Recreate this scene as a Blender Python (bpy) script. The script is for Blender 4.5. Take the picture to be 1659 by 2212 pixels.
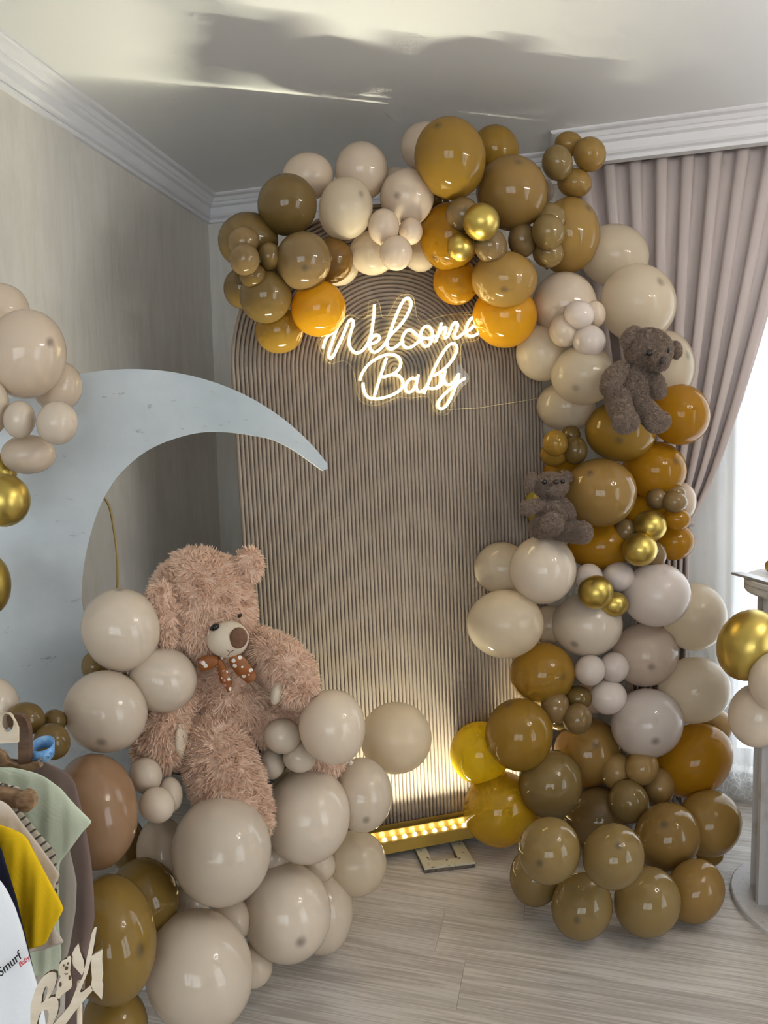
import bpy, bmesh, math, random
import numpy as np
from mathutils import Vector, Matrix

random.seed(7); rng = np.random.default_rng(11)
scene = bpy.context.scene
COL = scene.collection
for o in list(bpy.data.objects): bpy.data.objects.remove(o)

# ------------------------------------------------------------------ camera
HC = 1.42                                    # eye height, m
FPX, CX, CY = 1480.0, 829.5, 1106.0          # focal length and centre for a 1659 x 2212 frame
_p, _r, _y = (math.radians(v) for v in (4.6245, -1.0563, 14.46))
def _level(v):
    return np.array([math.cos(_y)*v[0]-math.sin(_y)*v[1], math.sin(_y)*v[0]+math.cos(_y)*v[1], v[2]])
_up0 = np.array([0, math.sin(_p), math.cos(_p)])
FWD = _level([0, math.cos(_p), -math.sin(_p)])
RGT = _level(math.cos(_r)*np.array([1., 0, 0]) + math.sin(_r)*_up0)
UPV = _level(-math.sin(_r)*np.array([1., 0, 0]) + math.cos(_r)*_up0)
EYE = np.array([0, 0, HC])
cam_data = bpy.data.cameras.new('camera')
cam_data.sensor_fit = 'HORIZONTAL'; cam_data.sensor_width = 36.0
cam_data.lens = FPX/1659*36; cam_data.clip_start = 0.05; cam_data.clip_end = 100
cam = bpy.data.objects.new('camera', cam_data); COL.objects.link(cam)
cam.matrix_world = Matrix(((RGT[0], UPV[0], -FWD[0], 0), (RGT[1], UPV[1], -FWD[1], 0), (RGT[2], UPV[2], -FWD[2], HC), (0, 0, 0, 1)))
scene.camera = cam
def at(px, py, w):                           # sight line through a pixel, w metres into the room
    return EYE + w*(FWD + (px-CX)/FPX*RGT - (py-CY)/FPX*UPV)
def on_y(px, py, Y):
    d = FWD + (px-CX)/FPX*RGT - (py-CY)/FPX*UPV
    return EYE + d*(Y/d[1])

# ------------------------------------------------------------------ world, light, exposure
vs = scene.view_settings
vs.view_transform = 'Standard'; vs.look = 'None'; vs.gamma = 1.0; vs.use_curve_mapping = False
vs.exposure = -0.42
scene.cycles.use_denoising = True
scene.cycles.max_bounces = 6; scene.cycles.diffuse_bounces = 3; scene.cycles.glossy_bounces = 3
scene.cycles.use_adaptive_sampling = True; scene.cycles.adaptive_threshold = 0.14; scene.cycles.adaptive_min_samples = 12
scene.cycles.transmission_bounces = 5; scene.cycles.transparent_max_bounces = 8
scene.cycles.caustics_reflective = False; scene.cycles.caustics_refractive = False
scene.cycles.sample_clamp_indirect = 6.0
world = bpy.data.worlds.new('overcast_sky'); scene.world = world; world.use_nodes = True
wn = world.node_tree.nodes['Background']
wn.inputs['Color'].default_value = (0.86, 0.93, 1.0, 1); wn.inputs['Strength'].default_value = 6.0
ROOM = dict(x0=-1.571, x1=2.75, y0=-2.2, y1=2.952, h=2.6)
WIN1 = (0.66, 2.15, 0.12, 2.38)              # back wall window: x0 x1 z0 z1
WIN2 = (-0.55, 0.85, 0.15, 2.35)              # right wall window: y0 y1 z0 z1
WIN3 = (-1.20, 1.40, 0.60, 2.35)              # wall behind the viewer: x0 x1 z0 z1
def portal(name, loc, rot, sx, sy):
    l = bpy.data.lights.new(name, 'AREA'); l.shape = 'RECTANGLE'; l.size = sx; l.size_y = sy; l.energy = 1
    l.cycles.is_portal = True
    o = bpy.data.objects.new(name, l); COL.objects.link(o); o.location = loc; o.rotation_euler = rot
portal('daylight_portal_back', ((WIN1[0]+WIN1[1])/2, 3.2, (WIN1[2]+WIN1[3])/2), (math.radians(-90), 0, 0), 1.49, 2.26)
portal('daylight_portal_side', (2.99, (WIN2[0]+WIN2[1])/2, (WIN2[2]+WIN2[3])/2), (0, math.radians(90), 0), 2.2, 1.4)
portal('daylight_portal_rear', ((WIN3[0]+WIN3[1])/2, -2.44, (WIN3[2]+WIN3[3])/2), (math.radians(90), 0, 0), 2.6, 1.75)

# ------------------------------------------------------------------ helpers
def tag(o, label=None, cat=None, group=None, kind=None):
    if label: o['label'] = label
    if cat: o['category'] = cat
    if group: o['group'] = group
    if kind: o['kind'] = kind
    return o
def empty(name, loc, label=None, cat=None, group=None, kind=None):
    o = bpy.data.objects.new(name, None); COL.objects.link(o)
    o.location = tuple(float(v) for v in loc); o.empty_display_size = 0.05
    return tag(o, label, cat, group, kind)
def mesh_obj(name, verts, faces, mat, parent=None, smooth=False, attrs=None, origin=None):
    """verts are world positions; the object's origin is its parent's, or origin, or the world's."""
    v = np.asarray(verts, float)
    if parent is not None:
        base = np.array(parent.location); q = parent.parent
        while q is not None: base = base + np.array(q.location); q = q.parent
        v = v - base
        loc = (0, 0, 0)
    else:
        base = np.zeros(3) if origin is None else np.asarray(origin, float)
        v = v - base; loc = tuple(base)
    me = bpy.data.meshes.new(name)
    me.from_pydata([tuple(p) for p in v], [], [tuple(int(i) for i in f) for f in faces])
    if attrs:
        for k, a in attrs.items():
            at_ = me.attributes.new(k, 'FLOAT', 'POINT'); at_.data.foreach_set('value', np.asarray(a, np.float32))
    if smooth: me.polygons.foreach_set('use_smooth', np.ones(len(me.polygons), bool))
    me.materials.append(mat); me.update()
    o = bpy.data.objects.new(name, me); COL.objects.link(o)
    if parent is not None: o.parent = parent
    o.location = loc
    return o
class MB:
    def __init__(s): s.v = []; s.f = []
    def add(s, v, f):
        n = len(s.v); s.v += [tuple(float(c) for c in p) for p in v]; s.f += [tuple(i+n for i in q) for q in f]
        return s
    def box(s, x0, x1, y0, y1, z0, z1, M=None):
        v = [(x, y, z) for z in (z0, z1) for y in (y0, y1) for x in (x0, x1)]
        if M is not None: v = [M(p) for p in v]
        return s.add(v, [(0, 2, 3, 1), (4, 5, 7, 6), (0, 1, 5, 4), (2, 6, 7, 3), (0, 4, 6, 2), (1, 3, 7, 5)])
    def tube(s, pts, r, n=8, caps=True, closed=False):
        pts = [np.asarray(p, float) for p in pts]; m = len(pts)
        rr = [r]*m if np.isscalar(r) else list(r)
        v = []; up = None
        for i, p in enumerate(pts):
            a = pts[(i-1) % m] if (closed or i > 0) else p; b = pts[(i+1) % m] if (closed or i < m-1) else p
            t = b-a; t = t/(np.linalg.norm(t)+1e-12)
            if up is None:
                up = np.array([0, 0, 1.]) if abs(t[2]) < .9 else np.array([1., 0, 0])
            x = np.cross(up, t); x /= np.linalg.norm(x)+1e-12; y = np.cross(t, x); up = y
            for k in range(n):
                c = 2*math.pi*k/n; v.append(p + rr[i]*(math.cos(c)*x + math.sin(c)*y))
        f = []
        for i in range(m if closed else m-1):
            j = (i+1) % m
            for k in range(n): f.append((i*n+k, i*n+(k+1) % n, j*n+(k+1) % n, j*n+k))
        if caps and not closed: f += [tuple(range(n))[::-1], tuple((m-1)*n+k for k in range(n))]
        return s.add(v, f)
    def ball(s, c, r, n=12, m=8, M=None):
        r = np.ones(3)*r if np.isscalar(r) else np.asarray(r, float)
        v = []; f = []
        for i in range(m+1):
            th = math.pi*i/m
            for k in range(n):
                ph = 2*math.pi*k/n
                q = np.array([math.sin(th)*math.cos(ph), math.sin(th)*math.sin(ph), math.cos(th)])*r
                v.append(np.asarray(c)+(q if M is None else M@q))
        for i in range(m):
            for k in range(n): f.append((i*n+k, (i+1)*n+k, (i+1)*n+(k+1) % n, i*n+(k+1) % n))
        return s.add(v, f)
    def lathe(s, prof, c, n=48):
        v = []; f = []; m = len(prof)
        for (r, z) in prof:
            for k in range(n):
                a = 2*math.pi*k/n; v.append((c[0]+r*math.cos(a), c[1]+r*math.sin(a), c[2]+z))
        for i in range(m-1):
            for k in range(n): f.append((i*n+k, i*n+(k+1) % n, (i+1)*n+(k+1) % n, (i+1)*n+k))
        return s.add(v, f)
    def build(s, name, mat, parent=None, smooth=False, origin=None):
        return mesh_obj(name, s.v, s.f, mat, parent, smooth, None, origin)
def bevel(o, w=0.004, seg=2):
    m = o.modifiers.new('bevel', 'BEVEL'); m.width = w; m.segments = seg; m.limit_method = 'ANGLE'; return o
def smooth_path(pts, k=6, closed=False):
    P = [np.asarray(p, float) for p in pts]; n = len(P); out = []
    for i in range(n if closed else n-1):
        if closed: p0, p1, p2, p3 = P[(i-1) % n], P[i], P[(i+1) % n], P[(i+2) % n]
        else: p0, p1, p2, p3 = P[max(i-1, 0)], P[i], P[i+1], P[min(i+2, n-1)]
        for j in range(k):
            t = j/k; out.append(.5*((2*p1)+(-p0+p2)*t+(2*p0-5*p1+4*p2-p3)*t*t+(-p0+3*p1-3*p2+p3)*t**3))
    if not closed: out.append(P[-1])
    return out
def plate(name, loops, frame, thick, mat, parent=None, origin=None, bev=0.0):
    """flat board cut to outline loops (the first outer, others holes or more pieces); frame(u, v, d) gives the world position."""
    cu = bpy.data.curves.new('outline', 'CURVE'); cu.dimensions = '2D'; cu.fill_mode = 'BOTH'
    cu.extrude = thick/2; cu.bevel_depth = bev; cu.bevel_resolution = 1
    for lp in loops:
        sp = cu.splines.new('POLY'); sp.points.add(len(lp)-1); sp.use_cyclic_u = True
        for q, p in zip(sp.points, lp): q.co = (p[0], p[1], 0, 1)
    ob = bpy.data.objects.new('outline', cu); COL.objects.link(ob)
    dg = bpy.context.evaluated_depsgraph_get(); dg.update()
    me = bpy.data.meshes.new_from_object(ob.evaluated_get(dg))
    v = [frame(p.co.x, p.co.y, p.co.z) for p in me.vertices]; f = [tuple(p.vertices) for p in me.polygons]
    bpy.data.objects.remove(ob); bpy.data.curves.remove(cu); bpy.data.meshes.remove(me)
    return mesh_obj(name, v, f, mat, parent, False, None, origin)
def text_mesh(txt, size, shear=0.0):
    cu = bpy.data.curves.new('lettering', 'FONT'); cu.body = txt; cu.size = size; cu.shear = shear; cu.extrude = 0.0004; cu.resolution_u = 4
    ob = bpy.data.objects.new('lettering', cu); COL.objects.link(ob)
    dg = bpy.context.evaluated_depsgraph_get(); dg.update()
    me = bpy.data.meshes.new_from_object(ob.evaluated_get(dg))
    v = [tuple(p.co) for p in me.vertices]; f = [tuple(p.vertices) for p in me.polygons]
    bpy.data.objects.remove(ob); bpy.data.curves.remove(cu); bpy.data.meshes.remove(me)
    return v, f

# ------------------------------------------------------------------ materials
def new_mat(name):
    m = bpy.data.materials.new(name); m.use_nodes = True
    nt = m.node_tree; return m, nt, nt.nodes['Principled BSDF'], nt.nodes['Material Output']
def node(nt, kind, **kw):
    n = nt.nodes.new(kind)
    for k, v in kw.items():
        if k in n.inputs: n.inputs[k].default_value = v
        else: setattr(n, k, v)
    return n
def plain(name, col, rough=.6, metal=0., spec=.5, coat=0.):
    m, nt, b, o = new_mat(name)
    b.inputs['Base Color'].default_value = (*col, 1); b.inputs['Roughness'].default_value = rough
    b.inputs['Metallic'].default_value = metal; b.inputs['Specular IOR Level'].default_value = spec
    b.inputs['Coat Weight'].default_value = coat
    return m
def noisy(name, c1, c2, scale=(8, 8, 8), detail=4, rough=.6, bump=0., metal=0., lo=.35, hi=.65, spec=.5, coords='Object'):
    m, nt, b, o = new_mat(name)
    tc = node(nt, 'ShaderNodeTexCoord'); mp = node(nt, 'ShaderNodeMapping'); mp.inputs['Scale'].default_value = scale
    nz = node(nt, 'ShaderNodeTexNoise', Scale=1.0, Detail=detail, Roughness=.6)
    nt.links.new(tc.outputs[coords], mp.inputs['Vector']); nt.links.new(mp.outputs[0], nz.inputs['Vector'])
    cr = node(nt, 'ShaderNodeValToRGB'); e = cr.color_ramp.elements
    e[0].position = lo; e[0].color = (*c1, 1); e[1].position = hi; e[1].color = (*c2, 1)
    nt.links.new(nz.outputs['Fac'], cr.inputs['Fac']); nt.links.new(cr.outputs['Color'], b.inputs['Base Color'])
    b.inputs['Roughness'].default_value = rough; b.inputs['Metallic'].default_value = metal; b.inputs['Specular IOR Level'].default_value = spec
    if bump:
        bp = node(nt, 'ShaderNodeBump', Strength=bump, Distance=.004)
        nt.links.new(nz.outputs['Fac'], bp.inputs['Height']); nt.links.new(bp.outputs[0], b.inputs['Normal'])
    return m
def glow(name, col, strength):
    m, nt, b, o = new_mat(name)
    b.inputs['Base Color'].default_value = (*col, 1); b.inputs['Emission Color'].default_value = (*col, 1); b.inputs['Emission Strength'].default_value = strength
    return m
def latex(name, col, trans=.3, rough=.075, tcol=None, dot=.65):
    m, nt, b, o = new_mat(name)
    at_ = node(nt, 'ShaderNodeAttribute', attribute_name='crown')
    mr = node(nt, 'ShaderNodeMapRange'); mr.interpolation_type = 'SMOOTHSTEP'
    for k, v in zip(('From Min', 'From Max', 'To Min', 'To Max'), (.984, .998, 0., dot)): mr.inputs[k].default_value = v
    nt.links.new(at_.outputs['Fac'], mr.inputs['Value'])
    oi = node(nt, 'ShaderNodeObjectInfo'); hs = node(nt, 'ShaderNodeHueSaturation'); hs.inputs['Color'].default_value = (*col, 1)
    m2 = node(nt, 'ShaderNodeMapRange')
    for k, v in zip(('To Min', 'To Max'), (.93, 1.07)): m2.inputs[k].default_value = v
    nt.links.new(oi.outputs['Random'], m2.inputs['Value']); nt.links.new(m2.outputs[0], hs.inputs['Value'])
    mx = node(nt, 'ShaderNodeMix', data_type='RGBA'); mx.inputs['B'].default_value = (.07, .06, .05, 1)
    nt.links.new(mr.outputs[0], mx.inputs['Factor']); nt.links.new(hs.outputs[0], mx.inputs['A'])
    nt.links.new(mx.outputs['Result'], b.inputs['Base Color'])
    b.inputs['Roughness'].default_value = rough; b.inputs['Specular IOR Level'].default_value = .5
    tr = node(nt, 'ShaderNodeBsdfTranslucent'); tr.inputs['Color'].default_value = (*(tcol or tuple(c**.68 for c in col)), 1)
    ms = node(nt, 'ShaderNodeMixShader'); ms.inputs[0].default_value = trans
    nt.links.new(b.outputs[0], ms.inputs[1]); nt.links.new(tr.outputs[0], ms.inputs[2]); nt.links.new(ms.outputs[0], o.inputs['Surface'])
    return m
def fur(name, c1, c2):
    m, nt, b, o = new_mat(name)
    at_ = node(nt, 'ShaderNodeAttribute', attribute_name='tint'); mx = node(nt, 'ShaderNodeMix', data_type='RGBA')
    mx.inputs['A'].default_value = (*c1, 1); mx.inputs['B'].default_value = (*c2, 1)
    nt.links.new(at_.outputs['Fac'], mx.inputs['Factor']); nt.links.new(mx.outputs['Result'], b.inputs['Base Color'])
    b.inputs['Roughness'].default_value = .95; b.inputs['Specular IOR Level'].default_value = .1
    tr = node(nt, 'ShaderNodeBsdfTranslucent'); nt.links.new(mx.outputs['Result'], tr.inputs['Color'])
    ms = node(nt, 'ShaderNodeMixShader'); ms.inputs[0].default_value = .35
    nt.links.new(b.outputs[0], ms.inputs[1]); nt.links.new(tr.outputs[0], ms.inputs[2]); nt.links.new(ms.outputs[0], o.inputs['Surface'])
    return m
def cloth_mat(name, col, rough=.9, trans=0., weave=600, check=None):
    m, nt, b, o = new_mat(name)
    tc = node(nt, 'ShaderNodeTexCoord'); nz = node(nt, 'ShaderNodeTexNoise', Scale=float(weave), Detail=2.)
    nt.links.new(tc.outputs['Object'], nz.inputs['Vector'])
    bp = node(nt, 'ShaderNodeBump', Strength=.25, Distance=.001); nt.links.new(nz.outputs['Fac'], bp.inputs['Height']); nt.links.new(bp.outputs[0], b.inputs['Normal'])
    b.inputs['Base Color'].default_value = (*col, 1); b.inputs['Roughness'].default_value = rough; b.inputs['Specular IOR Level'].default_value = .2
    if check:
        mp = node(nt, 'ShaderNodeMapping'); mp.inputs['Rotation'].default_value = (0, .6, .3); nt.links.new(tc.outputs['Object'], mp.inputs['Vector'])
        wv = node(nt, 'ShaderNodeTexWave', Scale=check[1], Distortion=.2); wv.bands_direction = 'Z'
        w2 = node(nt, 'ShaderNodeTexWave', Scale=check[1]*.8, Distortion=.2); w2.bands_direction = 'X'
        nt.links.new(mp.outputs[0], wv.inputs['Vector']); nt.links.new(mp.outputs[0], w2.inputs['Vector'])
        ml = node(nt, 'ShaderNodeMath', operation='MINIMUM'); nt.links.new(wv.outputs['Fac'], ml.inputs[0]); nt.links.new(w2.outputs['Fac'], ml.inputs[1])
        cr = node(nt, 'ShaderNodeValToRGB'); e = cr.color_ramp.elements; e[0].position = .08; e[0].color = (*check[0], 1); e[1].position = .25; e[1].color = (*col, 1)
        nt.links.new(ml.outputs[0], cr.inputs['Fac']); nt.links.new(cr.outputs[0], b.inputs['Base Color'])
    if trans:
        tr = node(nt, 'ShaderNodeBsdfTranslucent'); tr.inputs['Color'].default_value = (*col, 1)
        ms = node(nt, 'ShaderNodeMixShader'); ms.inputs[0].default_value = trans
        nt.links.new(b.outputs[0], ms.inputs[1]); nt.links.new(tr.outputs[0], ms.inputs[2]); nt.links.new(ms.outputs[0], o.inputs['Surface'])
    return m
def plaster(name):
    m, nt, b, o = new_mat(name)
    tc = node(nt, 'ShaderNodeTexCoord')
    mp = node(nt, 'ShaderNodeMapping'); mp.inputs['Scale'].default_value = (16, 16, 2.2)
    nz = node(nt, 'ShaderNodeTexNoise', Scale=1., Detail=7., Roughness=.62, Distortion=1.2)
    nt.links.new(tc.outputs['Object'], mp.inputs['Vector']); nt.links.new(mp.outputs[0], nz.inputs['Vector'])
    mp2 = node(nt, 'ShaderNodeMapping'); mp2.inputs['Scale'].default_value = (70, 70, 5)
    n2 = node(nt, 'ShaderNodeTexNoise', Scale=1., Detail=3., Roughness=.5)
    nt.links.new(tc.outputs['Object'], mp2.inputs['Vector']); nt.links.new(mp2.outputs[0], n2.inputs['Vector'])
    cr = node(nt, 'ShaderNodeValToRGB'); e = cr.color_ramp.elements
    e[0].position = .30; e[0].color = (.69, .65, .585, 1); e[1].position = .72; e[1].color = (.80, .765, .71, 1)
    md = e.new(.5); md.color = (.75, .71, .645, 1)
    nt.links.new(nz.outputs['Fac'], cr.inputs['Fac']); nt.links.new(cr.outputs[0], b.inputs['Base Color'])
    rr = node(nt, 'ShaderNodeMapRange'); rr.inputs['To Min'].default_value = .62; rr.inputs['To Max'].default_value = .38
    nt.links.new(nz.outputs['Fac'], rr.inputs['Value']); nt.links.new(rr.outputs[0], b.inputs['Roughness'])
    ad = node(nt, 'ShaderNodeMath', operation='ADD'); nt.links.new(nz.outputs['Fac'], ad.inputs[0]); nt.links.new(n2.outputs['Fac'], ad.inputs[1])
    bp = node(nt, 'ShaderNodeBump', Strength=.18, Distance=.004); nt.links.new(ad.outputs[0], bp.inputs['Height']); nt.links.new(bp.outputs[0], b.inputs['Normal'])
    return m
def laminate(name):
    m, nt, b, o = new_mat(name)
    tc = node(nt, 'ShaderNodeTexCoord'); oi = node(nt, 'ShaderNodeObjectInfo')
    ml = node(nt, 'ShaderNodeVectorMath', operation='SCALE'); ml.inputs['Scale'].default_value = 37.
    cb = node(nt, 'ShaderNodeCombineXYZ')
    for k in range(3): nt.links.new(oi.outputs['Random'], cb.inputs[k])
    nt.links.new(cb.outputs[0], ml.inputs[0])
    ad = node(nt, 'ShaderNodeVectorMath', operation='ADD'); nt.links.new(tc.outputs['Object'], ad.inputs[0]); nt.links.new(ml.outputs[0], ad.inputs[1])
    mp = node(nt, 'ShaderNodeMapping'); mp.inputs['Scale'].default_value = (1.1, 9., 1.); nt.links.new(ad.outputs[0], mp.inputs['Vector'])
    n1 = node(nt, 'ShaderNodeTexNoise', Scale=1., Detail=2., Distortion=.6); nt.links.new(mp.outputs[0], n1.inputs['Vector'])
    rg = node(nt, 'ShaderNodeMath', operation='MULTIPLY'); rg.inputs[1].default_value = 26.; nt.links.new(n1.outputs['Fac'], rg.inputs[0])
    sn = node(nt, 'ShaderNodeMath', operation='SINE'); nt.links.new(rg.outputs[0], sn.inputs[0])
    mp2 = node(nt, 'ShaderNodeMapping'); mp2.inputs['Scale'].default_value = (5., 190., 1.); nt.links.new(ad.outputs[0], mp2.inputs['Vector'])
    n2 = node(nt, 'ShaderNodeTexNoise', Scale=1., Detail=4.); nt.links.new(mp2.outputs[0], n2.inputs['Vector'])
    mr = node(nt, 'ShaderNodeMapRange'); mr.inputs['From Min'].default_value = -1; mr.inputs['To Min'].default_value = -.06; mr.inputs['To Max'].default_value = .06
    nt.links.new(sn.outputs[0], mr.inputs['Value'])
    a2 = node(nt, 'ShaderNodeMath', operation='ADD'); nt.links.new(mr.outputs[0], a2.inputs[0]); nt.links.new(n2.outputs['Fac'], a2.inputs[1])
    cr = node(nt, 'ShaderNodeValToRGB'); e = cr.color_ramp.elements
    e[0].position = .36; e[0].color = (.44, .395, .35, 1); e[1].position = .62; e[1].color = (.66, .615, .565, 1)
    nt.links.new(a2.outputs[0], cr.inputs['Fac'])
    hs = node(nt, 'ShaderNodeHueSaturation'); m3 = node(nt, 'ShaderNodeMapRange'); m3.inputs['To Min'].default_value = .92; m3.inputs['To Max'].default_value = 1.08
    nt.links.new(oi.outputs['Random'], m3.inputs['Value']); nt.links.new(m3.outputs[0], hs.inputs['Value']); nt.links.new(cr.outputs[0], hs.inputs['Color'])
    nt.links.new(hs.outputs[0], b.inputs['Base Color']); b.inputs['Roughness'].default_value = .42
    bp = node(nt, 'ShaderNodeBump', Strength=.15, Distance=.001); nt.links.new(n2.outputs['Fac'], bp.inputs['Height']); nt.links.new(bp.outputs[0], b.inputs['Normal'])
    return m
def sheer(name, alpha, lace=False):
    m, nt, b, o = new_mat(name)
    tc = node(nt, 'ShaderNodeTexCoord')
    df = node(nt, 'ShaderNodeBsdfDiffuse'); df.inputs['Color'].default_value = (.86, .88, .90, 1)
    tr = node(nt, 'ShaderNodeBsdfTranslucent'); tr.inputs['Color'].default_value = (.88, .90, .93, 1)
    tp = node(nt, 'ShaderNodeBsdfTransparent')
    m1 = node(nt, 'ShaderNodeMixShader'); m1.inputs[0].default_value = .55
    nt.links.new(df.outputs[0], m1.inputs[1]); nt.links.new(tr.outputs[0], m1.inputs[2])
    m2 = node(nt, 'ShaderNodeMixShader'); m2.inputs[0].default_value = 1-alpha
    if lace:
        vo = node(nt, 'ShaderNodeTexVoronoi', Scale=38.); vo.feature = 'DISTANCE_TO_EDGE'; nt.links.new(tc.outputs['Object'], vo.inputs['Vector'])
        cp = node(nt, 'ShaderNodeMath', operation='GREATER_THAN'); cp.inputs[1].default_value = .08; nt.links.new(vo.outputs['Distance'], cp.inputs[0])
        mu = node(nt, 'ShaderNodeMath', operation='MULTIPLY'); mu.inputs[1].default_value = .55; nt.links.new(cp.outputs[0], mu.inputs[0])
        nt.links.new(mu.outputs[0], m2.inputs[0])
    nt.links.new(m1.outputs[0], m2.inputs[1]); nt.links.new(tp.outputs[0], m2.inputs[2]); nt.links.new(m2.outputs[0], o.inputs['Surface'])
    return m
def clear(name):
    m, nt, b, o = new_mat(name)
    tp = node(nt, 'ShaderNodeBsdfTransparent'); tp.inputs['Color'].default_value = (.985, .985, .975, 1)
    gl = node(nt, 'ShaderNodeBsdfGlossy'); gl.inputs['Roughness'].default_value = .03
    fr = node(nt, 'ShaderNodeFresnel', IOR=1.45); ms = node(nt, 'ShaderNodeMixShader')
    nt.links.new(fr.outputs[0], ms.inputs[0]); nt.links.new(tp.outputs[0], ms.inputs[1]); nt.links.new(gl.outputs[0], ms.inputs[2]); nt.links.new(ms.outputs[0], o.inputs['Surface'])
    return m
def scuffed(name, c1, c2, scale, lo, hi, rough=.55):
    return noisy(name, c1, c2, (scale, scale, scale), 8, rough, 0., 0., lo, hi)

M = dict(
    wall=plaster('silk_plaster'), ceiling=plain('ceiling_paint', (.80, .79, .77), .5), trim=plain('trim_paint', (.80, .79, .80), .45),
    plank=laminate('ash_laminate'), gap=plain('joint', (.22, .20, .17), .8),
    rib=noisy('fluted_panel', (.265, .210, .165), (.305, .245, .195), (30, 30, 6), 3, .55, 0),
    moon=noisy('moon_paint', (.40, .45, .47), (.52, .56, .575), (3, 3, 3), 8, .33, .05, 0, .3, .6),
    mooncut=plain('board_edge', (.55, .45, .30), .7),
    curtain=cloth_mat('velvet_drape', (.58, .50, .475), .75, .08, 900), tulle=sheer('tulle', .55), lace=sheer('lace', .5, True),
    acrylic=clear('acrylic'), neon=glow('neon_white', (1., .82, .40), 16.), led=glow('led_white', (1., .95, .74), 22.),
    goldbar=plain('gold_profile', (.60, .42, .10), .35, .6), cord=plain('clear_cord', (.65, .55, .30), .5), yellowcord=plain('mustard_cord', (.45, .33, .12), .6),
    old=scuffed('chipped_white', (.10, .07, .045), (.62, .58, .44), 45, .36, .40), oldwood=scuffed('bare_edge', (.06, .045, .035), (.18, .14, .11), 60, .35, .6),
    pedestal=scuffed('washed_white', (.56, .52, .48), (.66, .64, .63), 14, .33, .46), pededge=scuffed('worn_edge', (.48, .43, .38), (.62, .59, .57), 90, .34, .42),
    greyslat=plain('grey_metal', (.35, .34, .34), .35, .5),
    goldchair=plain('gilt_tube', (.75, .52, .16), .25, 1.), seat=plain('dark_upholstery', (.04, .035, .035), .8),
    eye=plain('eye_black', (.008, .008, .01), .12), nose=noisy('nose_brown', (.14, .065, .035), (.19, .09, .05), (90, 90, 90), 2, .8), nose2=plain('nose_dark', (.03, .015, .012), .6),
    muzzle=cloth_mat('muzzle_plush', (.66, .56, .43), .9, 0, 300), thread=plain('mouth_thread', (.16, .09, .06), .8),
    bigfur=fur('peach_fur', (.88, .64, .485), (1.0, .805, .655)), pad=fur('paw_pad', (.66, .58, .47), (.76, .68, .56)), smallfur=fur('taupe_fur', (.27, .20, .155), (.46, .355, .285)),
    ply=noisy('plywood', (.70, .58, .42), (.80, .69, .53), (14, 14, 60), 3, .6), burnt=plain('burnt_edge', (.10, .06, .03), .8),
    darkwood=noisy('dark_wood', (.10, .055, .03), (.19, .105, .06), (20, 20, 90), 4, .5), midwood=noisy('hanger_wood', (.12, .065, .03), (.42, .26, .14), (40, 40, 70), 5, .5),
    bulb=glow('bulb', (1., .94, .86), 190.), chrome=plain('lamp_metal', (.6, .6, .6), .2, 1.), frame=plain('window_frame', (.8, .8, .8), .4),
    bluepaper=noisy('blue_paper', (.10, .33, .72), (.36, .60, .86), (60, 60, 60), 2, .5), bluemark=plain('blue_print', (.06, .2, .5), .6),
    ink=plain('black_print', (.02, .02, .025), .8), redink=plain('red_print', (.65, .10, .12), .8),
)
def ribbon_mat():
    m, nt, b, o = new_mat('dotted_ribbon')
    tc = node(nt, 'ShaderNodeTexCoord'); vo = node(nt, 'ShaderNodeTexVoronoi', Scale=62.); vo.inputs['Randomness'].default_value = .6
    nt.links.new(tc.outputs['Object'], vo.inputs['Vector'])
    cr = node(nt, 'ShaderNodeMath', operation='LESS_THAN'); cr.inputs[1].default_value = .33; nt.links.new(vo.outputs['Distance'], cr.inputs[0])
    sp = node(nt, 'ShaderNodeSeparateColor'); nt.links.new(vo.outputs['Color'], sp.inputs[0])
    gt = node(nt, 'ShaderNodeMath', operation='GREATER_THAN'); gt.inputs[1].default_value = .6; nt.links.new(sp.outputs[0], gt.inputs[0])
    dc = node(nt, 'ShaderNodeMix', data_type='RGBA'); dc.inputs['A'].default_value = (.75, .70, .64, 1); dc.inputs['B'].default_value = (.62, .30, .30, 1); nt.links.new(gt.outputs[0], dc.inputs['Factor'])
    mx = node(nt, 'ShaderNodeMix', data_type='RGBA'); mx.inputs['A'].default_value = (.27, .085, .015, 1); nt.links.new(cr.outputs[0], mx.inputs['Factor']); nt.links.new(dc.outputs['Result'], mx.inputs['B'])
    nt.links.new(mx.outputs['Result'], b.inputs['Base Color']); b.inputs['Roughness'].default_value = .5
    return m
M['ribbon'] = ribbon_mat()
def add_scuffs(m, scale, lo, hi, col):
    nt = m.node_tree; b = nt.nodes['Principled BSDF']; src = b.inputs['Base Color'].links[0].from_socket
    tc = node(nt, 'ShaderNodeTexCoord'); mp = node(nt, 'ShaderNodeMapping'); mp.inputs['Scale'].default_value = scale; mp.inputs['Rotation'].default_value = (.3, .5, .2)
    nz = node(nt, 'ShaderNodeTexNoise', Scale=1., Detail=9., Roughness=.7, Distortion=.4); nt.links.new(tc.outputs['Object'], mp.inputs['Vector']); nt.links.new(mp.outputs[0], nz.inputs['Vector'])
    mr = node(nt, 'ShaderNodeMapRange'); mr.inputs['From Min'].default_value = lo; mr.inputs['From Max'].default_value = hi; nt.links.new(nz.outputs['Fac'], mr.inputs['Value'])
    mx = node(nt, 'ShaderNodeMix', data_type='RGBA'); mx.inputs['B'].default_value = (*col, 1)
    nt.links.new(mr.outputs[0], mx.inputs['Factor']); nt.links.new(src, mx.inputs['A']); nt.links.new(mx.outputs['Result'], b.inputs['Base Color'])
add_scuffs(M['moon'], (14, 14, 30), .62, .68, (.30, .31, .30))
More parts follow.
